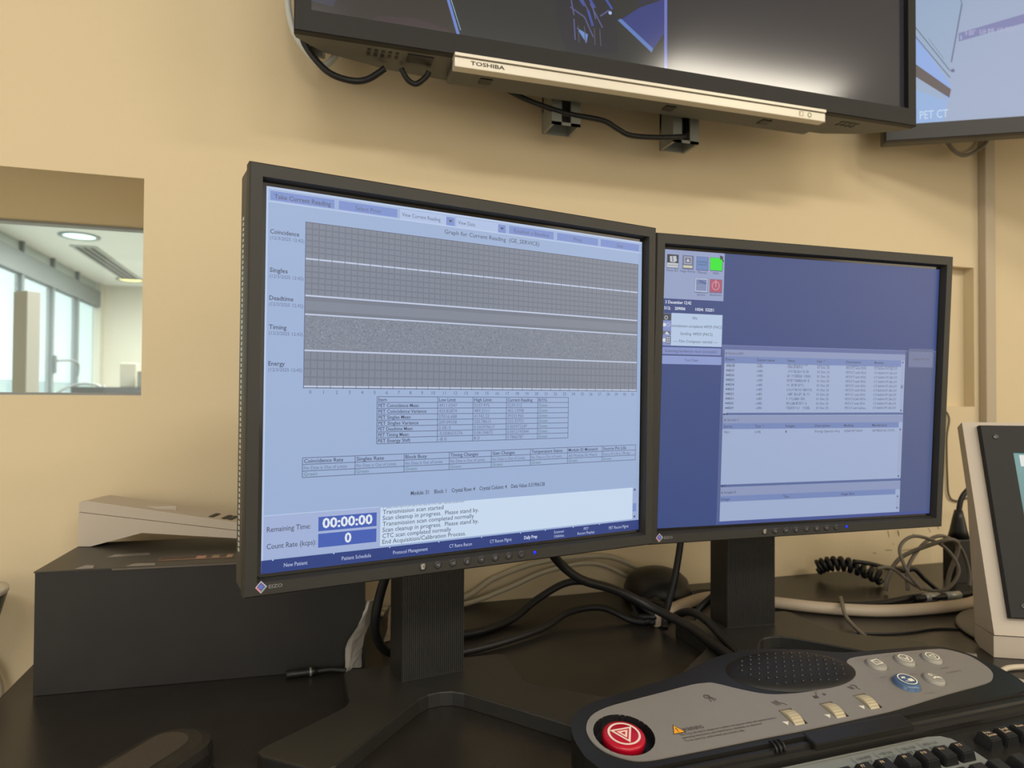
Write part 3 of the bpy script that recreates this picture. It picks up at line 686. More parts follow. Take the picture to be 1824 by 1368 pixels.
# ================================================================= CARDBOARD BOX AND WHITE DEVICE
bx = thing('cardboard_box', 'flat black glossy-topped cardboard box standing behind the left monitor', 'box', M=Matrix.Translation((-.254, .803, DZ)) @ Matrix.Rotation(math.radians(-3.2), 4, 'Z'))
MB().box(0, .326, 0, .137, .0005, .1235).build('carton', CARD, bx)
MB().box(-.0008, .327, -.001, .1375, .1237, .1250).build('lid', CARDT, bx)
lb = Canvas(600, 120, .15, .030)
lb.rect(0, 20, 600, 100, S(66, 60, 52)); lb.frame(0, 20, 600, 100, 3, S(120, 92, 76))
for x0, x1, col in ((5, 150, S(74, 58, 50)), (150, 190, S(176, 134, 112)), (215, 245, S(150, 128, 104)), (275, 300, S(170, 140, 112)), (360, 385, S(150, 130, 110)), (420, 440, S(170, 150, 124))): lb.rect(x0, 34, x1, 84, col)
lb.rect(5, 86, 300, 94, S(168, 118, 98))
o = lb.build('printed_label', PRINT, bx, loc=(.182, .030, .1252)); o.rotation_euler = (-PI / 2, 0, 0)
for pts in (((.035, .001), (.052, .0005), (.050, .012), (.040, .016)), ((.082, .002), (.110, .001), (.108, .010), (.088, .013)), ((.050, .050), (.092, .055), (.088, .064), (.055, .062))):
    MB().prism(pts, .1251, .1255).build('torn_tape', TAPE, bx)
MB().box(.07, .3, -.0013, -.0008, .1225, .1245).build('lid_seam', mat('seam_brown', (.11, .09, .07), .6), bx)

wd = thing('white_wedge_unit', 'cream wedge-shaped desktop unit lying on top of the black box', 'device', M=Matrix.Translation((-.2475, .9175, DZ + .1256)) @ Matrix.Rotation(math.radians(-16), 4, 'Z'))
XZ = Matrix(((1, 0, 0, 0), (0, 0, 1, 0), (0, 1, 0, 0), (0, 0, 0, 1)))
MB().prism([(0, 0), (.0145, 0), (.074, .0160), (.225, .0075), (.228, 0), (.245, 0), (.245, .0115), (0, .0398)], 0, .050, M=XZ).build('body', CREAM, wd)
zt = lambda x: .0545 - x * .142
MB().prism([(.0, .0404), (.245, .0121), (.245, zt(.245)), (.010, zt(.010)), (.0, .0515)], .0008, .050, M=XZ, bev=.0012).build('top_shell', CREAM, wd)
for x in (.148, .163, .170, .184, .191):
    MB().prism([(x, zt(x) - .002), (x + .0052, zt(x) - .002), (x + .0052, zt(x) + .0002), (x, zt(x) + .0008)], .008, .030, M=XZ).build('slot', BLKR, wd)
MB().prism([(.070, .016), (.085, .010), (.105, .018), (.085, .032)], zt(.1) - .004, zt(.085) + .0025, bev=.001).build('raised_ridge', CREAM, wd)

# ================================================================= SCAN CONTROL KEYBOARD
th, yw = math.radians(11), math.radians(2)
U = Vector((math.cos(yw), math.sin(yw), 0)); Fv = Vector((-math.sin(yw), math.cos(yw), 0))
V = Fv * math.cos(th) + Vector((0, 0, math.sin(th))); N = U.cross(V)
KM = Matrix.Identity(4)
for i, ax in enumerate((U, V, N)):
    for r in range(3): KM[r][i] = ax[r]
KO = Vector((.3, .45, -.275)); KM = Matrix.Translation(KO) @ KM
kb = thing('control_keyboard', 'black scan-control keyboard with silver-grey panel and red emergency button', 'keyboard', M=KM)
KI = KM.inverted()
def down(p, n):   # point of the panel plane dropped to the desk, in keyboard space
    W_ = KM @ Vector((p[0], p[1], n)); W_.z = DZ + .0006; return KI @ W_
def holed(outline, holes, n0, n1, drop=False, rings=True):
    """slab between n0 (below) and n1 (above) with through holes; optional side walls down to the desk"""
    bm = bmesh.new(); ed = []; loops = []
    for lp in [outline] + holes:
        vs = [bm.verts.new((p[0], p[1], n1)) for p in lp]; loops.append(vs)
        for i in range(len(vs)): ed.append(bm.edges.new((vs[i], vs[(i + 1) % len(vs)])))
    bmesh.ops.triangle_fill(bm, use_beauty=True, use_dissolve=False, edges=ed)
    for k, vs in enumerate(loops):
        if drop and k == 0: lo = [bm.verts.new(down(v.co, n1)) for v in vs]
        else: lo = [bm.verts.new((v.co.x, v.co.y, n0)) for v in vs]
        for i in range(len(vs)):
            j = (i + 1) % len(vs); bm.faces.new((vs[i], vs[j], lo[j], lo[i]))
    return MB().bm(bm)
def smooth_loop(pts, sub=4):
    P = [Vector(p) for p in pts]; n = len(P); out = []
    for i in range(n):
        a, b, c, d_ = P[i - 1], P[i], P[(i + 1) % n], P[(i + 2) % n]
        for k in range(sub):
            t = k / sub; out.append(.5 * ((2 * b) + (c - a) * t + (2 * a - 5 * b + 4 * c - d_) * t * t + (3 * b - a - 3 * c + d_) * t ** 3))
    return [(p.x, p.y) for p in out]
def circ(x, y, r, n=28, ry=None): return [(x + r * math.cos(2 * PI * i / n), y + (ry or r) * math.sin(2 * PI * i / n)) for i in range(n)]
outl = [(-.0935, .030), (-.0935, .0500), (-.0883, .0665), (-.0786, .0790), (-.0632, .0875), (-.0335, .0940), (.0306, .1061), (.0702, .1195), (.1012, .1275), (.1406, .1290), (.1700, .1230), (.1987, .1140), (.2258, .1042), (.2795, .0987), (.3244, .0945), (.3440, .0880), (.3590, .0700), (.3650, .0424), (.3640, .0250), (.3557, .0130), (.3350, .0100), (.20, .0098), (.06, .0085), (-.085, .0075)]
def smooth_open(pts, sub=4):
    P = [Vector(p) for p in pts]; out = []
    for i in range(len(P) - 1):
        a, b, c, d_ = P[max(i - 1, 0)], P[i], P[i + 1], P[min(i + 2, len(P) - 1)]
        for k in range(sub):
            t = k / sub; out.append(.5 * ((2 * b) + (c - a) * t + (2 * a - 5 * b + 4 * c - d_) * t * t + (3 * b - a - 3 * c + d_) * t ** 3))
    return [(p.x, p.y) for p in out + [P[-1]]]
ol = smooth_open(outl[:21], 3) + outl[21:]
EST = (-.0530, .0445)
slots = [(.0985, .0305), (.1415, .0298), (.1815, .0325)]
def slot(x, y, w=.0068, h=.0105): return [(x - w, y - h), (x - w, y + h), (x + w, y + h), (x + w, y - h)]
holed(ol, [circ(*EST, .0243)] + [slot(*s) for s in slots], -.012, 0, drop=True).build('top_shell', KBB, kb)
sil = [(-.0797, .0575), (-.0695, .0706), (-.0515, .0782), (-.022, .0825), (.0067, .086), (.0380, .0898), (.0539, .0894), (.0621, .0867), (.0793, .0734), (.0977, .0625), (.1156, .0584), (.1386, .0565), (.1605, .0582), (.1905, .0683), (.2083, .0802), (.2150, .0895), (.2297, .0931), (.27, .0915), (.3246, .087), (.3400, .0825), (.3518, .0694), (.3525, .0560), (.3485, .0430), (.3375, .0332), (.3202, .0281), (.2662, .0240), (.201, .0175), (.1646, .0160), (.0995, .0142), (.0603, .0142), (-.0266, .0135), (-.0514, .0143), (-.0640, .0190), (-.0763, .0300), (-.0815, .0432)]
holed(smooth_loop(sil, 3), [circ(*EST, .0243)] + [slot(*s) for s in slots], 0.0, .0011).build('silver_panel', PLATE, kb)
# emergency stop
MB().lathe([(.0242, .0009), (.0242, -.008), (.0205, -.011), (.0, -.0112)], 36, Matrix.Translation((*EST, 0)), cap=False).build('button_well', BLKR, kb)
es = MB().lathe([(.0168, -.0108), (.0171, -.0012), (.0165, .0004), (.0150, .0012), (.0001, .0014)], 36, Matrix.Translation((*EST, 0))).build('emergency_button', RED, kb)
es['label'] = 'round red emergency stop button with white triangle symbol'
def flat(w, h, px=100): return Canvas(px * w / h if w > h else px, px if w > h else px * h / w, w, h)
def lay(cvs, name, u, v, n=.0013, par=None, rz=0):
    return cvs.build(name, PRINT, par or kb, M=Matrix.Translation((u, v, n)) @ Matrix.Rotation(rz, 4, 'Z') @ Matrix.Rotation(-PI / 2, 4, 'X'))
WP = S(232, 205, 190)
q = Canvas(100, 100, .033, .033); q.ring(50, 50, 34, 39.5, WP, 36)
def tri(cx, cy, r, a0): return [(cx + r * math.cos(a0 + k * 2.0944), cy + r * math.sin(a0 + k * 2.0944)) for k in range(3)]
RD = S(190, 16, 40); a0 = math.radians(90)
q.poly(tri(50, 48, 34, a0), WP); q.poly(tri(50, 48, 24, a0), RD); q.poly(tri(50, 48, 17, a0), WP); q.poly(tri(50, 48, 7, a0), RD)
lay(q, 'stop_symbol', *EST, .0016, es, math.radians(0))
# speaker mound with dimples
gx, gy, ga, gb = .1480, .0885, .067, .0325
mound = MB(); prof = [(1, -.0005), (.97, .0010), (.90, .0026), (.75, .0042), (.45, .0054), (.02, .0057)]
vs = []; fs = []; n_ = 40
for r, z in prof:
    for i in range(n_): a = 2 * PI * i / n_; vs.append((gx + ga * r * math.cos(a), gy + gb * r * math.sin(a), z))
for k in range(5):
    for i in range(n_): j = (i + 1) % n_; fs.append((k * n_ + i, k * n_ + j, (k + 1) * n_ + j, (k + 1) * n_ + i))
fs.append(tuple(range(5 * n_, 6 * n_))); mound.add(vs, fs, True)
MT = Matrix.Translation((gx, gy, 0)) @ Matrix.Rotation(math.radians(-7), 4, 'Z') @ Matrix.Translation((-gx, -gy, 0))
o = mound.build('speaker_mound', mat('mound_black', (.010, .0092, .0085), .5, spec=.35), kb); o.matrix_local = MT
dm = MB()
for r in range(-3, 4):
    for k in range(-6, 7):
        x = k * .0088 + (r % 2) * .0044; y = r * .0074
        e = (x / ga) ** 2 + (y / gb) ** 2
        if e > .72: continue
        rr = math.sqrt(e); z = .0057 - .0003 * rr - .0017 * rr * rr if rr < .75 else .0042 - (rr - .75) * .0107
        dm.lathe([(.0015, -.0004), (.0012, .0005), (.0004, .0010)], 10, Matrix.Translation((gx + x, gy + y, z)))
o = dm.build('speaker_nubs', mat('nub_black', (.02, .02, .02), .22), kb, kind='stuff'); o.matrix_local = MT
# push buttons
for i, (x, y, r, m_, lab) in enumerate(((.2385, .0765, .0090, BTNG, None), (.2740, .0757, .0090, BTNG, None), (.3060, .0725, .0090, BTNG, None), (.2745, .0440, .0090, BTNG, None), (.2400, .0440, .0112, BTNB, 'blue push button with white line symbol'))):
    z1 = .0042 if i < 4 else .0066
    b = MB().lathe([(r + .0004, .0008), (r, .0011), (r * .99, z1 * .6), (r * .86, z1 * .92), (r * .55, z1), (.0003, z1 + .0002)], 28, Matrix.Translation((x, y, 0)) @ Matrix.Diagonal((1, 1.08, 1, 1))).build('push_button', m_, kb)
    if lab: b['label'] = lab
    MB().lathe([(r + .0016, .0010), (r + .0014, .0014), (r + .0004, .0012)], 28, Matrix.Translation((x, y, 0)) @ Matrix.Diagonal((1, 1.08, 1, 1)), cap=False).build('button_ring', mat('button_ring_grey', (.16, .15, .13), .4), b)
    g = Canvas(100, 100, r * 1.8, r * 1.8); w_ = S(236, 228, 206)
    if i == 0: g.line(24, 30, 24, 70, 6, w_); g.line(24, 30, 76, 24, 6, w_); g.line(76, 24, 80, 68, 6, w_); g.line(24, 70, 80, 68, 6, w_); g.line(26, 32, 78, 66, 5, w_)
    elif i == 1: g.ring(50, 50, 34, 40, w_, 28); g.ring(50, 32, 20, 26, w_, 16, 0, PI); g.line(34, 60, 52, 74, 6, w_); g.line(52, 74, 66, 52, 6, w_)
    elif i == 2: g.ring(50, 50, 34, 40, w_, 28); g.line(30, 42, 70, 38, 5, w_); g.line(30, 42, 54, 72, 5, w_); g.line(70, 38, 54, 72, 5, w_)
    elif i == 3: g.ring(40, 30, 8, 12, w_, 14); g.ring(40, 30, 0, 3, w_, 8); g.line(30, 62, 52, 54, 10, w_); g.line(50, 54, 76, 66, 12, w_); g.line(72, 56, 78, 76, 8, w_)
    else: g.ring(50, 50, 37, 42, w_, 28); g.line(28, 38, 52, 34, 7, w_); g.line(40, 28, 44, 46, 5, w_); g.rect(48, 50, 74, 70, w_); g.line(30, 60, 44, 66, 5, w_)
    lay(g, 'button_symbol', x, y, z1 + .0004, b)
# ivory thumb wheels
for (x, y) in slots:
    Mw = Matrix.Translation((x, y, -.0105)) @ Matrix.Rotation(PI / 2, 4, 'Y')
    wl = MB().lathe([(.0138, -.0052), (.0142, -.0045), (.0142, .0045), (.0138, .0052)], 40, Mw).build('thumb_wheel', IVORY, kb)
    gr = MB()
    for k in range(-4, 5):
        a = math.radians(k * 11); gr.box(x - .0045, x + .0045, y + math.sin(a) * .0142 - .0003, y + math.sin(a) * .0142 + .0003, -.0105 + math.cos(a) * .0142 - .0004, -.0105 + math.cos(a) * .0142 + .0003)
    gr.build('wheel_grooves', mat('wheel_groove', (.40, .34, .22), .6), wl)
    tr = Canvas(100, 100, .007, .007); tr.poly([(10, 15), (90, 30), (35, 90)], S(222, 214, 196)); lay(tr, 'pointer_mark', x - .0112, y - .0060)
# printed marks
DP = S(66, 60, 52)
wt = Canvas(100, 100, .0125, .0125); wt.poly([(50, 4), (2, 90), (98, 90)], S(60, 50, 30)); wt.poly([(50, 14), (11, 84), (89, 84)], S(232, 160, 30)); wt.line(50, 36, 50, 64, 6, S(60, 48, 20)); wt.rect(46, 70, 54, 76, S(60, 48, 20))
lay(wt, 'warning_triangle', -.0085, .0395)
tx = Canvas(1000, 200, .100, .020)
tx.text('WARNING', 60, 50, 58, DP, .004, w=190)
for k, t in enumerate(('This X-ray unit may be dangerous to patient and operator unless safe exposure factors,', 'operating instructions and maintenance schedules are observed.', 'To be used by authorized personnel only.')):
    tx.text(t, 0, 88 + k * 36, 32, S(82, 75, 64), .006, w=(930, 760, 560)[k])
lay(tx, 'warning_text', .040, .0305)
g = Canvas(100, 100, .014, .014); g.ring(40, 34, 14, 20, DP, 20); g.ring(52, 30, 8, 12, DP, 16); g.line(44, 50, 40, 84, 6, DP); g.line(56, 46, 66, 84, 6, DP); g.line(62, 42, 84, 74, 6, DP); lay(g, 'contrast_symbol', .0430, .0690)
g = Canvas(100, 100, .016, .014); [g.line(20 + 12 * k, 30, 34 + 12 * k, 70, 4, DP) for k in range(3)]; g.line(52, 22, 60, 50, 5, DP); g.line(60, 50, 80, 62, 5, DP); g.line(80, 62, 90, 80, 5, DP); lay(g, 'talk_symbol', .0985, .0490)
g = Canvas(100, 100, .018, .016); g.rect(10, 50, 36, 72, DP); g.rect(44, 8, 66, 28, S(120, 110, 96)); g.line(50, 28, 34, 50, 4, DP); g.ring(82, 52, 4, 9, DP, 12); lay(g, 'volume_symbol', .1440, .0500)
g = Canvas(100, 100, .016, .014); [g.line(14 + 10 * k, 36, 24 + 10 * k, 70, 4, DP) for k in range(3)]; g.ring(58, 44, 14, 18, DP, 18, -2.6, 1.6); g.ring(58, 44, 6, 9, DP, 14, -2.4, 1.2); g.line(62, 60, 72, 80, 5, DP); lay(g, 'listen_symbol', .1860, .0525)
for (u_, v_, w_) in ((.2300, .0885, .010), (.2640, .0875, .010), (.2960, .0850, .011), (.2280, .0585, .010), (.2600, .0560, .014), (.3050, .0570, .014), (.3080, .0500, .020), (.2500, .0285, .013)):
    g = Canvas(100, 16, w_, w_ * .16); g.scribble(2, 14, 94, 11, S(128, 118, 102)); lay(g, 'small_print', u_, v_)
# ridged front edge between panel and key deck
rp = [(.0098, -.0005), (.0090, -.0034), (.0064, -.0040), (.0055, -.0022), (.0030, -.0022), (.0018, -.0045), (-.0008, -.0050), (-.0018, -.0038), (-.0052, -.0052), (-.0064, -.0110), (-.0064, -.016), (.0098, -.016)]
def along(prof, u0, u1):
    m_ = MB(); vs = [(u0, v_, n_) for v_, n_ in prof] + [(u1, v_, n_) for v_, n_ in prof]; k = len(prof)
    m_.add(vs, [(i, (i + 1) % k, k + (i + 1) % k, k + i) for i in range(k)] + [tuple(range(k)), tuple(range(k, 2 * k))[::-1]]); return m_
along(rp, -.086, .350).build('ridged_edge', KBB, kb)
for k in range(3):
    MB().tube([(.0585 + k * .0040, .0065 + .0052 * math.cos(a), -.0030 + .0042 * math.sin(a)) for a in [j * PI / 6 for j in range(-1, 8)]], .0010, 8, 2).build('grommet_ring', BLKR, kb)
MB().box(.092, .197, -.0035, .0128, -.0135, .0006, bev=.0018).build('raised_block', KBB, kb)
g = Canvas(100, 40, .016, .0064); g.ring(30, 20, 7, 10, S(52, 50, 44), 12); g.line(50, 8, 44, 32, 4, S(52, 50, 44)); g.line(60, 8, 66, 32, 4, S(52, 50, 44)); lay(g, 'moulded_mark', .146, .004, .0008)
# key deck
dk = MB(); T_ = [(-.090, -.0064, -.0092), (.356, -.0064, -.0092), (.356, -.125, -.0030), (-.090, -.125, -.0030)]
bt = [tuple(down(p[:2], 0)) for p in T_]
dk.add(T_ + bt, [(0, 1, 2, 3), (0, 4, 5, 1), (1, 5, 6, 2), (2, 6, 7, 3), (3, 7, 4, 0), (7, 6, 5, 4)]); dk.build('key_deck', KBB, kb)
def dn(v): return -.0092 + (-.0064 - v) / .1186 * .0062
sp = [(-.075, -.0085), (.2060, -.0085), (.2180, -.0105), (.2245, -.0160), (.2275, -.0300), (.2275, -.055), (-.075, -.055)]
ls = MB(); ls.add([(x, y, dn(y) + .0008) for x, y in sp] + [(x, y, dn(y)) for x, y in sp], [tuple(range(7))] + [(i, (i + 1) % 7, 7 + (i + 1) % 7, 7 + i) for i in range(7)])
ls.build('label_strip', mat('strip_grey', (.22, .23, .21), .45), kb)
g = Canvas(1500, 120, .29, .0232)
for k, (a, b) in enumerate((('Exam Rx', 'Display'), ('Next', 'Series'), ('Prior', 'Image'), ('Prior', 'Series'), ('Scan', 'Setup'), ('Fast', 'Recon'), ('Film', 'Page'), ('Window', 'Level'), ('Next', 'Image'), ('Hard', 'Disk'), ('Remote', 'Host'), ('Transfer', 'Image'))):
    x = 60 + k * 122; 
    if k > 7: g.scribble(x - 30, 62, 70, 13, S(74, 78, 72)); g.scribble(x - 24, 84, 56, 13, S(74, 78, 72)); g.line(x - 52, 40, x - 46, 92, 2.5, S(88, 90, 84))
g.line(40, 34, 1400, 26, 2.5, S(120, 112, 96)); lay(g, 'strip_print', .0720, -.0175, -.0070 , None)
def key(u, v, lab, kw=.0165, kh=.0155):
    z = dn(v); k = MB(); a, b, h = kw / 2, kh / 2, .0085
    vs = [(u - a, v - b, z), (u + a, v - b, z), (u + a, v + b, z), (u - a, v + b, z), (u - a * .74, v - b * .70, z + h), (u + a * .74, v - b * .70, z + h), (u + a * .74, v + b * .82, z + h + .0008), (u - a * .74, v + b * .82, z + h + .0008)]
    bm = bmesh.new(); vv = [bm.verts.new(p) for p in vs]
    for f in ((0, 1, 5, 4), (1, 2, 6, 5), (2, 3, 7, 6), (3, 0, 4, 7), (4, 5, 6, 7), (3, 2, 1, 0)): bm.faces.new([vv[i] for i in f])
    bmesh.ops.bevel(bm, geom=[e for e in bm.edges if all(w_.co.z > z + .004 for w_ in e.verts)] + [bm.edges.get((vv[i], vv[i + 4])) for i in range(4)], offset=.0009, segments=2, affect='EDGES')
    o = k.bm(bm).build('key', KEY, kb)
    if lab:
        g = Canvas(100, 100, .012, .012)
        for i, t in enumerate(lab.split('|')): g.text(t, 8, 40 + i * 26, 30, S(206, 176, 140), .01)
        lay(g, 'key_legend', u + .0006, v, z + h + .0010, o)
for k in range(12): key(-.005 + k * .0189 + (k // 4) * .004, -.0350, 'F%d' % (k + 1))
for k, t in enumerate(('Print|Screen', 'Scroll|Lock', 'Pause')): key(.2500 + k * .0189, -.0290, t)
for k in range(17): key(-.045 + k * .0189 + (.006 if k > 14 else 0), -.0590, '')
for k in range(3): key(.2875 + .0 + k * .0189, -.0570, '')

# ================================================================= TOUCH CONSOLE ON THE RIGHT
TM = Matrix.Translation((.7817, .6053, DZ)) @ Matrix.Rotation(math.radians(-27), 4, 'Z')
tb_ = thing('touch_console', 'cream desktop console with tilted black-framed touch screen at the right edge', 'touch screen', M=TM)
def yz(pts, x0, x1, bev=0):
    """profile in depth y and height z extruded along x"""
    mb = MB(); mb.prism(pts, x0, x1, M=Matrix(((0, 0, 1, 0), (1, 0, 0, 0), (0, 1, 0, 0), (0, 0, 0, 1))), bev=0); return mb
W3 = .31
yz([(.001, .0005), (.001, .0255), (.046, .0255), (.046, .0055), (.034, .0005)], 0, W3).build('base', CREAM, tb_)
fb = [(-.0005, .0270), (.0765, .2740), (.0890, .2665), (.0640, .183), (.0600, .145), (.052, .080), (.046, .0260)]
yz(fb, 0, W3).build('screen_housing', CREAM, tb_)
# rear knuckle and round foot
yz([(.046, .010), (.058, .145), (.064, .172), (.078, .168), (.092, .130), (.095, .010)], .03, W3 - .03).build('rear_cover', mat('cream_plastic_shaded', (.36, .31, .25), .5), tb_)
MB().lathe([(.118, .0008), (.121, .003), (.118, .0062), (.02, .0075)], 48, Matrix.Translation((.125, .085, 0))).build('round_foot', mat('foot_grey', (.19, .175, .15), .5), tb_)
ev = Vector((0, .2973, .9548)); nv = Vector((0, -.9548, .2973))     # up the screen, out of the screen
B0 = Vector((0, -.0005, .0270))
Ms = Matrix.Identity(4)
for i, ax in enumerate((Vector((1, 0, 0)), -nv, ev)):
    for r in range(3): Ms[r][i] = ax[r]
Ms = Matrix.Translation(B0) @ Ms     # x right, y into the screen, z up the slope
def onp(mb, name, m_, **k): o = mb.build(name, m_, tb_, **k); o.matrix_local = Ms; return o
bzl = MB(); ring_prism(bzl, .0165, W3 - .0165, .0195, .2530, .0500, W3 - .050, .066, .2180, -.0075, -.0002)
onp(bzl, 'bezel', mat('console_bezel', (.016, .0155, .0145), .55, spec=.3))
onp(MB().box(.050, W3 - .05, -.0050, -.0010, .066, .218), 'panel', GLOSS)
for x in (.033, W3 - .033):
    for z in (.034, .2380):
        s_ = onp(MB().lathe([(.0036, 0), (.0034, .0006), (.0016, .0008), (.0012, .0002)], 14, Matrix.Translation((x, -.0075, z)) @ Matrix.Rotation(PI / 2, 4, 'X')), 'screw', mat('screw_dark', (.06, .06, .056), .3, metal=.6))
sc3 = Canvas(1050, 760, W3 - .10, .152)
sc3.rect(0, 0, 1050, 760, S(96, 142, 140))
for k in range(12): sc3.rect(0, k * 63, 1050, (k + 1) * 63, S(92 - k, 140 - int(k * 2.4), 140 - k * 2))
sc3.rect(0, 560, 1050, 760, S(70, 120, 150))
sc3.rect(36, 12, 120, 84, S(212, 214, 212)); sc3.poly([(66, 66), (74, 30), (84, 30), (94, 66)], S(70, 70, 74)); sc3.ring(80, 30, 0, 8, S(70, 70, 74), 10); sc3.rect(58, 66, 100, 74, S(110, 110, 112)); sc3.poly([(76, 58), (80, 42), (85, 58)], S(212, 214, 212))
o = sc3.build('screen_image', DISP, tb_); o.matrix_local = Ms @ Matrix.Translation((W3 / 2, -.0052, .142))

# ================================================================= CABLES AND SMALL THINGS ON THE DESK
def cable(name, label, pts, r, m_, cat='cable', n=10, sub=8):
    return tag(MB().tube(pts, r, n, sub).build(name, m_), label, cat)
z0 = DZ
cable('monitor_cable', 'thick black cable falling from the left monitor into the cable bundle', [(.262, .745, -.15), (.300, .790, -.198), (.335, .795, -.228), (.385, .80, -.247), (.428, .79, -.268), (.454, .74, -.280), (.456, .70, -.2838), (.452, .655, -.2838), (.446, .63, -.2838)], .0058, BLKR)
cable('monitor_cable', 'straight black cable dropping from the lower left of the right monitor', [(.490, .81, -.165), (.483, .805, -.20), (.471, .80, -.245), (.459, .80, -.285), (.452, .79, -.2995)], .0046, BLKR)
cable('monitor_cable', 'black cable looping down behind the neck of the left monitor', [(.098, .735, -.145), (.0935, .745, -.18), (.0850, .755, -.215), (.0800, .760, -.245), (.083, .768, -.268), (.097, .778, -.288), (.125, .79, -.2985), (.16, .80, -.2995)], .0052, BLKR)
cable('power_cable', 'black cable curving over the desk behind the left monitor, upper of two', [(.165, .84, -.2995), (.215, .845, -.2995), (.270, .875, -.2985), (.318, .90, -.281), (.365, .90, -.262), (.405, .87, -.262), (.435, .845, -.278), (.455, .825, -.290)], .0052, BLKR)
cable('power_cable', 'black cable lying across the desk behind the left monitor, lower of two', [(.12, .772, -.3), (.183, .785, -.3), (.235, .80, -.299), (.300, .83, -.297), (.35, .86, -.290), (.395, .858, -.288), (.425, .835, -.2995), (.44, .82, -.3)], .0045, BLKR)
cable('power_cable', 'black cable running from the bundle towards the control keyboard', [(.462, .80, -.293), (.470, .765, -.272), (.474, .73, -.272), (.474, .69, -.2830), (.466, .655, -.2850), (.455, .625, -.2850)], .0050, BLKR)
cable('power_cable', 'black cable leaning against the neck of the right monitor', [(.585, .81, -.235), (.555, .815, -.262), (.525, .82, -.287), (.508, .815, -.3), (.49, .80, -.3003)], .0048, BLKR)
cable('cream_hose', 'thick cream cable sleeve running along the desk behind the right monitor', [(.452, .812, -.2965), (.475, .828, -.2965), (.515, .86, -.2965), (.585, .885, -.2965), (.64, .850, -.2965), (.70, .80, -.2965), (.765, .765, -.2965), (.84, .752, -.2965), (.93, .755, -.2965), (1.02, .79, -.2965)], .0082, CREAMT, 'cable', 14)
cable('black_cable', 'black cable lying behind the cream sleeve on the desk', [(.54, .905, -.3), (.60, .92, -.3), (.655, .872, -.3), (.70, .835, -.3), (.755, .808, -.3), (.81, .800, -.3), (.87, .808, -.3), (.905, .81, -.3)], .0046, BLKR)
pc = thing('connector_cable', 'black cord with two silver-wrapped sections beside the tablet console', 'cable', (0, 0, 0))
MB().tube([(.875, .80, -.2985), (.95, .795, -.2985), (1.02, .80, -.2985)], .0048, 12).build('cord', BLKR, pc)
MB().tube([(.893, .7995, -.2985), (.919, .7985, -.2985)], .0062, 14, 1).build('silver_wrap', mat('silver_foil', (.42, .42, .38), .35, metal=.3), pc)
MB().tube([(.930, .7970, -.2985), (.957, .7955, -.2985)], .0062, 14, 1).build('silver_wrap', mat('silver_foil', (.42, .42, .38), .35, metal=.3), pc)
cable('grey_cable', 'thin pale grey cable hanging over the cream sleeve onto the desk', [(.752, .812, -.291), (.738, .797, -.2855), (.7200, .775, -.2855), (.7048, .755, -.291), (.697, .735, -.298), (.6846, .695, -.3022), (.6908, .671, -.3022), (.7046, .6553, -.3022), (.723, .637, -.3022), (.76, .61, -.3022)], .0026, GREYC)
cable('grey_cable', 'pale grey cable bending at the desk in front of the tablet foot', [(.83, .545, -.3015), (.79, .566, -.3015), (.762, .572, -.3015), (.742, .566, -.3015), (.732, .552, -.3015), (.737, .535, -.3015)], .0030, mat('beige_cable', (.52, .44, .33), .5))
cable('black_wire', 'thin black wire lying on the desk right of the right monitor foot', [(.60, .735, -.3035), (.66, .722, -.3035), (.74, .70, -.3035), (.80, .70, -.3035), (.83, .69, -.3035)], .0014, BLKR)
# loose loops of grey wire
cable('wire_bundle', 'tangled loops of thin grey wire in front of the black adapter', [(.845, .84, -.262), (.870, .835, -.262), (.905, .82, -.289), (.935, .80, -.290), (.962, .80, -.262), (.955, .82, -.230), (.915, .835, -.215), (.885, .835, -.232), (.885, .82, -.266), (.90, .81, -.290)], .0026, GREYC)
cable('wire_bundle', 'curved grey wire arch standing behind the silver-wrapped cord', [(.895, .83, -.296), (.905, .838, -.262), (.94, .842, -.230), (.975, .84, -.219), (1.01, .838, -.238), (1.025, .835, -.275), (1.02, .83, -.300)], .0028, GREYC)
cable('wire_bundle', 'short grey wire rising in a narrow loop left of the tablet console', [(.950, .812, -.300), (.958, .812, -.27), (.975, .812, -.235), (.968, .812, -.220), (.945, .818, -.222), (.905, .85, -.250), (.88, .852, -.280), (.875, .852, -.301)], .0032, GREYC)
cable('black_wire', 'thin black wire loop beside the coiled cord', [(.835, .875, -.258), (.86, .87, -.262), (.885, .86, -.268), (.91, .85, -.272), (.925, .845, -.27), (.94, .84, -.285), (.96, .835, -.302)], .0034, BLKR)
# coiled cord
P = []
tk = [Vector(p) for p in ((.836, .955, -.287), (.848, .945, -.280), (.868, .930, -.2775), (.888, .910, -.284), (.900, .885, -.2915))]
ax = MB().tube(tk, .001, 3, 30).v
cen = [sum((Vector(ax[i * 3 + k]) for k in range(3)), Vector()) / 3 for i in range(len(ax) // 3 - 2)]
for i, p in enumerate(cen):
    t = (cen[min(i + 1, len(cen) - 1)] - cen[max(i - 1, 0)]).normalized(); a = t.cross(Vector((0, 0, 1))).normalized(); b = t.cross(a)
    an = i / len(cen) * 2 * PI * 10.5; P.append(p + a * .0092 * math.cos(an) + b * .0092 * math.sin(an))
tag(MB().tube(P, .0037, 8, 2).build('coiled_cord', BLKR), 'black coiled telephone-style cord arching along the wall', 'cord')
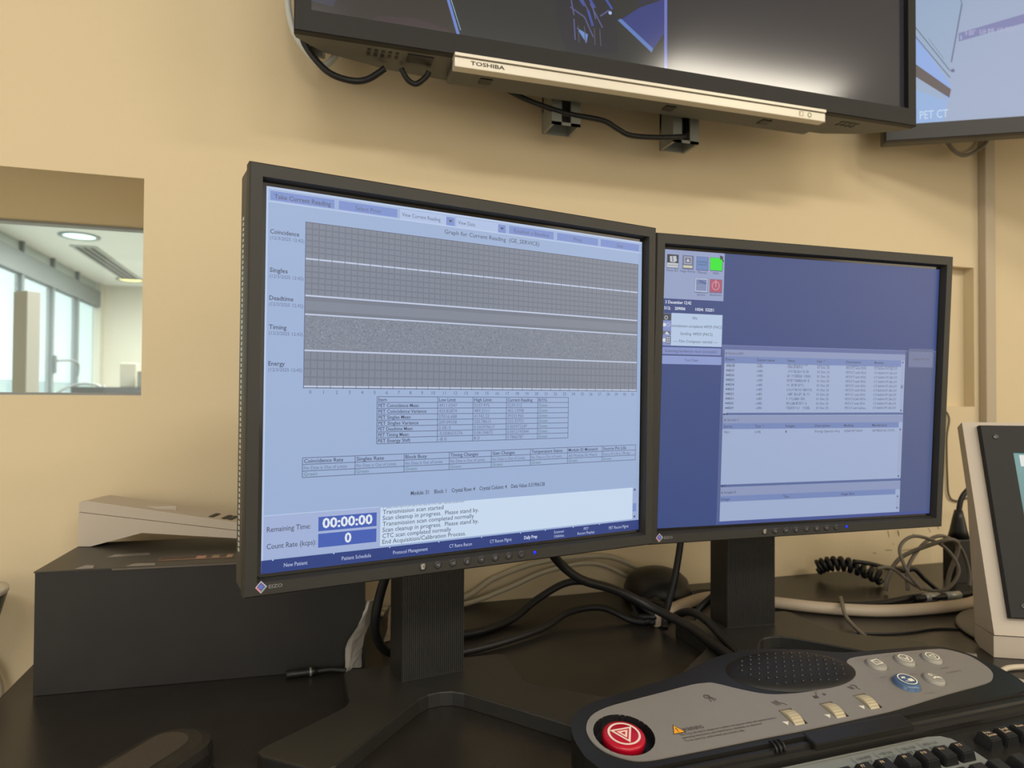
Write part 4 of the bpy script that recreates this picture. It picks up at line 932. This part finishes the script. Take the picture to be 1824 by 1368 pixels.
# upright black adapter with its lead
ad = thing('power_adapter', 'upright black power adapter standing between wall and tablet console', 'adapter', (1.052, .875, DZ))
MB().prism([(-.020, -.012), (.020, -.012), (.020, .012), (-.020, .012)], .0005, .072, bev=.003).build('body', BLK, ad)
MB().lathe([(.016, .072), (.013, .085), (.009, .105), (.006, .118)], 16).build('strain_relief', BLK, ad)
MB().tube([(0, 0, .112), (.006, 0, .135), (.020, .0, .150), (.05, .01, .155), (.08, .02, .12), (.09, .03, .0045)], .0042).build('lead', BLKR, ad)
cable('wall_wire', 'thin dark wire running down the wall right of the right monitor', [(1.125, .981, -.005), (1.143, .981, -.019), (1.158, .981, -.038), (1.152, .981, -.075), (1.153, .981, -.146), (1.157, .981, -.182), (1.176, .981, -.193), (1.215, .981, -.196), (1.22, .981, -.305)], .0016, mat('wire_brown', (.10, .085, .06), .5))
cable('wall_cable', 'pale cable lying along the wall foot behind the left monitor', [(.10, .970, -.3005), (.22, .974, -.296), (.275, .976, -.270), (.34, .977, -.252), (.42, .977, -.247), (.48, .977, -.256), (.56, .975, -.301)], .0042, mat('pale_cable', (.40, .345, .25), .5))
cable('wall_cable', 'second pale cable along the wall behind the left monitor', [(.10, .955, -.301), (.22, .964, -.301), (.29, .966, -.284), (.36, .968, -.262), (.44, .968, -.258), (.52, .965, -.301)], .0036, mat('pale_cable', (.40, .345, .25), .5))
# black dome speaker
dm_ = thing('dome_speaker', 'black dome-shaped speaker unit on the desk between the two monitors', 'speaker', (.515, .923, DZ))
MB().lathe([(.045, .0006), (.050, .006), (.0495, .018), (.044, .032), (.033, .042), (.017, .047), (.0005, .048)], 32).build('dome', BLK, dm_)
MB().lathe([(.0505, .004), (.0525, .008), (.0508, .012)], 32, cap=False).build('rim', BLKR, dm_)
MB().tube([(-.02, -.046, .010), (-.034, -.055, .018), (-.05, -.058, .012), (-.065, -.055, .0045)], .004).build('lead', BLKR, dm_)
bl_ = MB()
for k in range(7):
    a = k * 1.3; bl_.tube([(.455 + .022 * math.cos(a + t * 1.1), .835 + .020 * math.sin(a + t * 1.1), z0 + .0045 + .005 * k * .8 * abs(math.sin(t))) for t in range(4)], .0042, 8, 6)
tag(bl_.build('cable_bundle', BLKR), 'knot of black cables on the desk in front of the dome speaker', 'cable')
# white crumpled cable sleeve between box and monitor neck
wp = MB()
for k in range(9):
    a = k / 8.0; x = .046 + .014 * a; y = .775 + .012 * a
pp = [(.0495, .764), (.0560, .771), (.0620, .778), (.0680, .786), (.0620, .792), (.0540, .786), (.0470, .776)]
vs = []; n_ = len(pp)
for k in range(10):
    t = k / 9; sx = 1 - .55 * t ** 2; cx, cy = .056 + .022 * t ** 1.3, .777 + .012 * t
    for i, (x, y) in enumerate(pp):
        vs.append((cx + (x - .0565) * sx + .0026 * math.sin(9 * t + i * 2.3), cy + (y - .778) * sx + .0024 * math.cos(8 * t + i * 1.7), z0 + .0008 + .072 * t))
fs = [(k * n_ + i, k * n_ + (i + 1) % n_, (k + 1) * n_ + (i + 1) % n_, (k + 1) * n_ + i) for k in range(9) for i in range(n_)] + [tuple(range(n_))[::-1], tuple(range(9 * n_, 10 * n_))]
o = MB().add(vs, fs).build('plastic_bag', mat('crumpled_white_plastic', (.45, .42, .38), .25, noise=.4, nscale=60))
tag(o, 'small crumpled white plastic bag between the black box and the monitor neck', 'bag')
vs2 = [(x + .062, y + .055 - .0 * z, z) for x, y, z in vs]
o = MB().add([(.055 + (x - .05) * 1.1 + .045, .83 + (y - .777) * .9 + .035, z) for x, y, z in vs], fs).build('plastic_bag', mat('crumpled_cream_plastic', (.38, .31, .23), .3, noise=.5, nscale=50))
tag(o, 'crumpled cream wrapping behind the neck of the left monitor', 'bag')
cb = thing('cable_connector', 'black cable with a slim connector lying before the black box', 'cable', (0, 0, 0))
MB().tube([(-.012, .776, -.3005), (.008, .777, -.3005), (.020, .778, -.3005)], .0042, 12, 2).build('plug', BLK, cb)
MB().tube([(.018, .778, -.3012), (.035, .779, -.3012), (.050, .772, -.3012), (.075, .765, -.3012)], .0028).build('cord', BLKR, cb)
MB().tube([(.0120, .7774, -.3005), (.0145, .7776, -.3005)], .0046, 12, 1).build('collar', METAL, cb)
# case at the lower left corner
cs = thing('glasses_case', 'black rounded case with a brown leather top at the bottom left', 'case', M=Matrix.Translation((-.0915, .584, DZ)) @ Matrix.Rotation(math.radians(56), 4, 'Z'))
def caps(L_, r, n=14):
    o_ = [(r * math.cos(a), r * math.sin(a)) for a in [-PI / 2 + PI * i / n for i in range(n + 1)]]
    return [(x, y) for x, y in o_] + [(-L_ + x, y) for x, y in [(r * math.cos(a), r * math.sin(a)) for a in [PI / 2 + PI * i / n for i in range(n + 1)]]]
MB().prism(caps(.12, .029), .0006, .037, bev=.008).build('shell', DKBR, cs)
MB().prism([(x - .002, y + .0035) for x, y in caps(.12, .0155)], .0360, .0382, bev=.0012).build('top_panel', BROWN, cs)
for z in (.010, .018): MB().tube([(x, y, z) for x, y in caps(.12, .0294)] + [(0, -.0294, z)], .0009, 6, 1).build('piping', BLKR, cs)
# television cables on the wall
cable('television_cable', 'black cable hanging under the left corner of the large television', [(.030, .90, .50), (.008, .905, .470), (-.001, .885, .440), (.025, .88, .406), (.053, .88, .397), (.076, .878, .400), (.098, .870, .414)], .0042, BLKR)
cable('television_cable', 'short black cable loop under the large television socket', [(.118, .868, .416), (.123, .870, .408), (.130, .872, .402), (.139, .872, .401), (.150, .868, .410), (.153, .865, .416)], .0036, BLKR)
cable('television_cable', 'long black cable sagging below the middle of the large television', [(.262, .90, .425), (.298, .904, .415), (.336, .905, .407), (.366, .905, .403), (.414, .902, .399), (.436, .90, .389), (.456, .90, .382), (.490, .90, .383), (.530, .90, .388), (.556, .91, .40), (.566, .93, .44)], .0038, BLKR)
cable('television_cable', 'pale grey cable curving at the left corner of the large television', [(-.018, .93, .62), (-.022, .93, .55), (-.0215, .93, .513), (-.0185, .93, .490), (-.011, .93, .468), (.005, .93, .447), (.024, .93, .434), (.040, .93, .45)], .0042, mat('white_cable', (.55, .56, .52), .4))
cable('television_cable', 'grey cable loop hanging under the second television', [(1.075, .93, .49), (1.10, .935, .462), (1.127, .94, .446), (1.160, .945, .445), (1.20, .945, .466), (1.22, .945, .49)], .0034, GREYC)
cable('television_cable', 'pale cable loop hanging under the second television', [(1.085, .95, .49), (1.12, .952, .462), (1.15, .955, .452), (1.19, .955, .468), (1.205, .955, .50)], .0030, mat('beige_cable', (.52, .44, .33), .5))
br_ = MB(); br_.box(-.010, .012, -.002, .002, -.035, .12); br_.box(-.010, -.007, -.02, .0, -.035, .12); br_.box(.009, .012, -.02, .0, -.035, .12)
o = br_.build('mount_arm', METAL, tv); o.location = (.026, .112, .060)
# dark device at the far left, on its own low stand
ld = thing('desk_lamp', 'black tapering device with a pale rim at the left edge of the photo', 'lamp', (-.356, .905, -.7402))
MB().lathe([(.010, .30), (.018, .41), (.030, .47), (.0415, .514)], 28).build('shade', mat('dark_green_black', (.012, .018, .018), .3), ld)
MB().lathe([(.0415, .5142), (.0430, .517), (.0425, .521), (.0300, .5225), (.001, .523)], 28).build('rim', SILV, ld)
MB().lathe([(.055, .0), (.055, .010), (.010, .016), (.008, .30)], 24).build('pole', BLK, ld)
sd = thing('side_cabinet', 'low dark cabinet beside the left end of the desk', 'cabinet', (-.50, .85, FZ))
MB().box(-.20, .20, -.25, .12, 0, .30).build('carcass', DKBR, sd)
MB().box(-.205, .205, -.255, .125, .30, .3095).build('worktop', mat('cabinet_brown', (.10, .08, .06), .5), sd)
cable('cable_loop', 'beige cable loop hanging on the wall at the left edge', [(-.365, .978, -.31), (-.350, .978, -.335), (-.343, .978, -.362), (-.350, .978, -.39), (-.37, .978, -.405), (-.395, .978, -.40)], .0035, mat('beige_cable', (.52, .44, .33), .5))

# scuff marks low on the back wall
sf = Canvas(1000, 400, .20, .08); sc_ = S(128, 104, 66)
for a in ((440, 60, 455, 110), (455, 70, 460, 120), (620, 100, 640, 140), (800, 60, 830, 100), (330, 60, 350, 120), (300, 235, 380, 240), (500, 250, 620, 244), (640, 236, 760, 232), (160, 250, 200, 256), (390, 180, 404, 190), (560, 130, 566, 160), (905, 40, 930, 76)): sf.line(*a, 5, sc_)
sf.build('scuff_marks', PRINT, bpy.data.objects['wall_back'], loc=(1.05, WY - .0006, -.268))
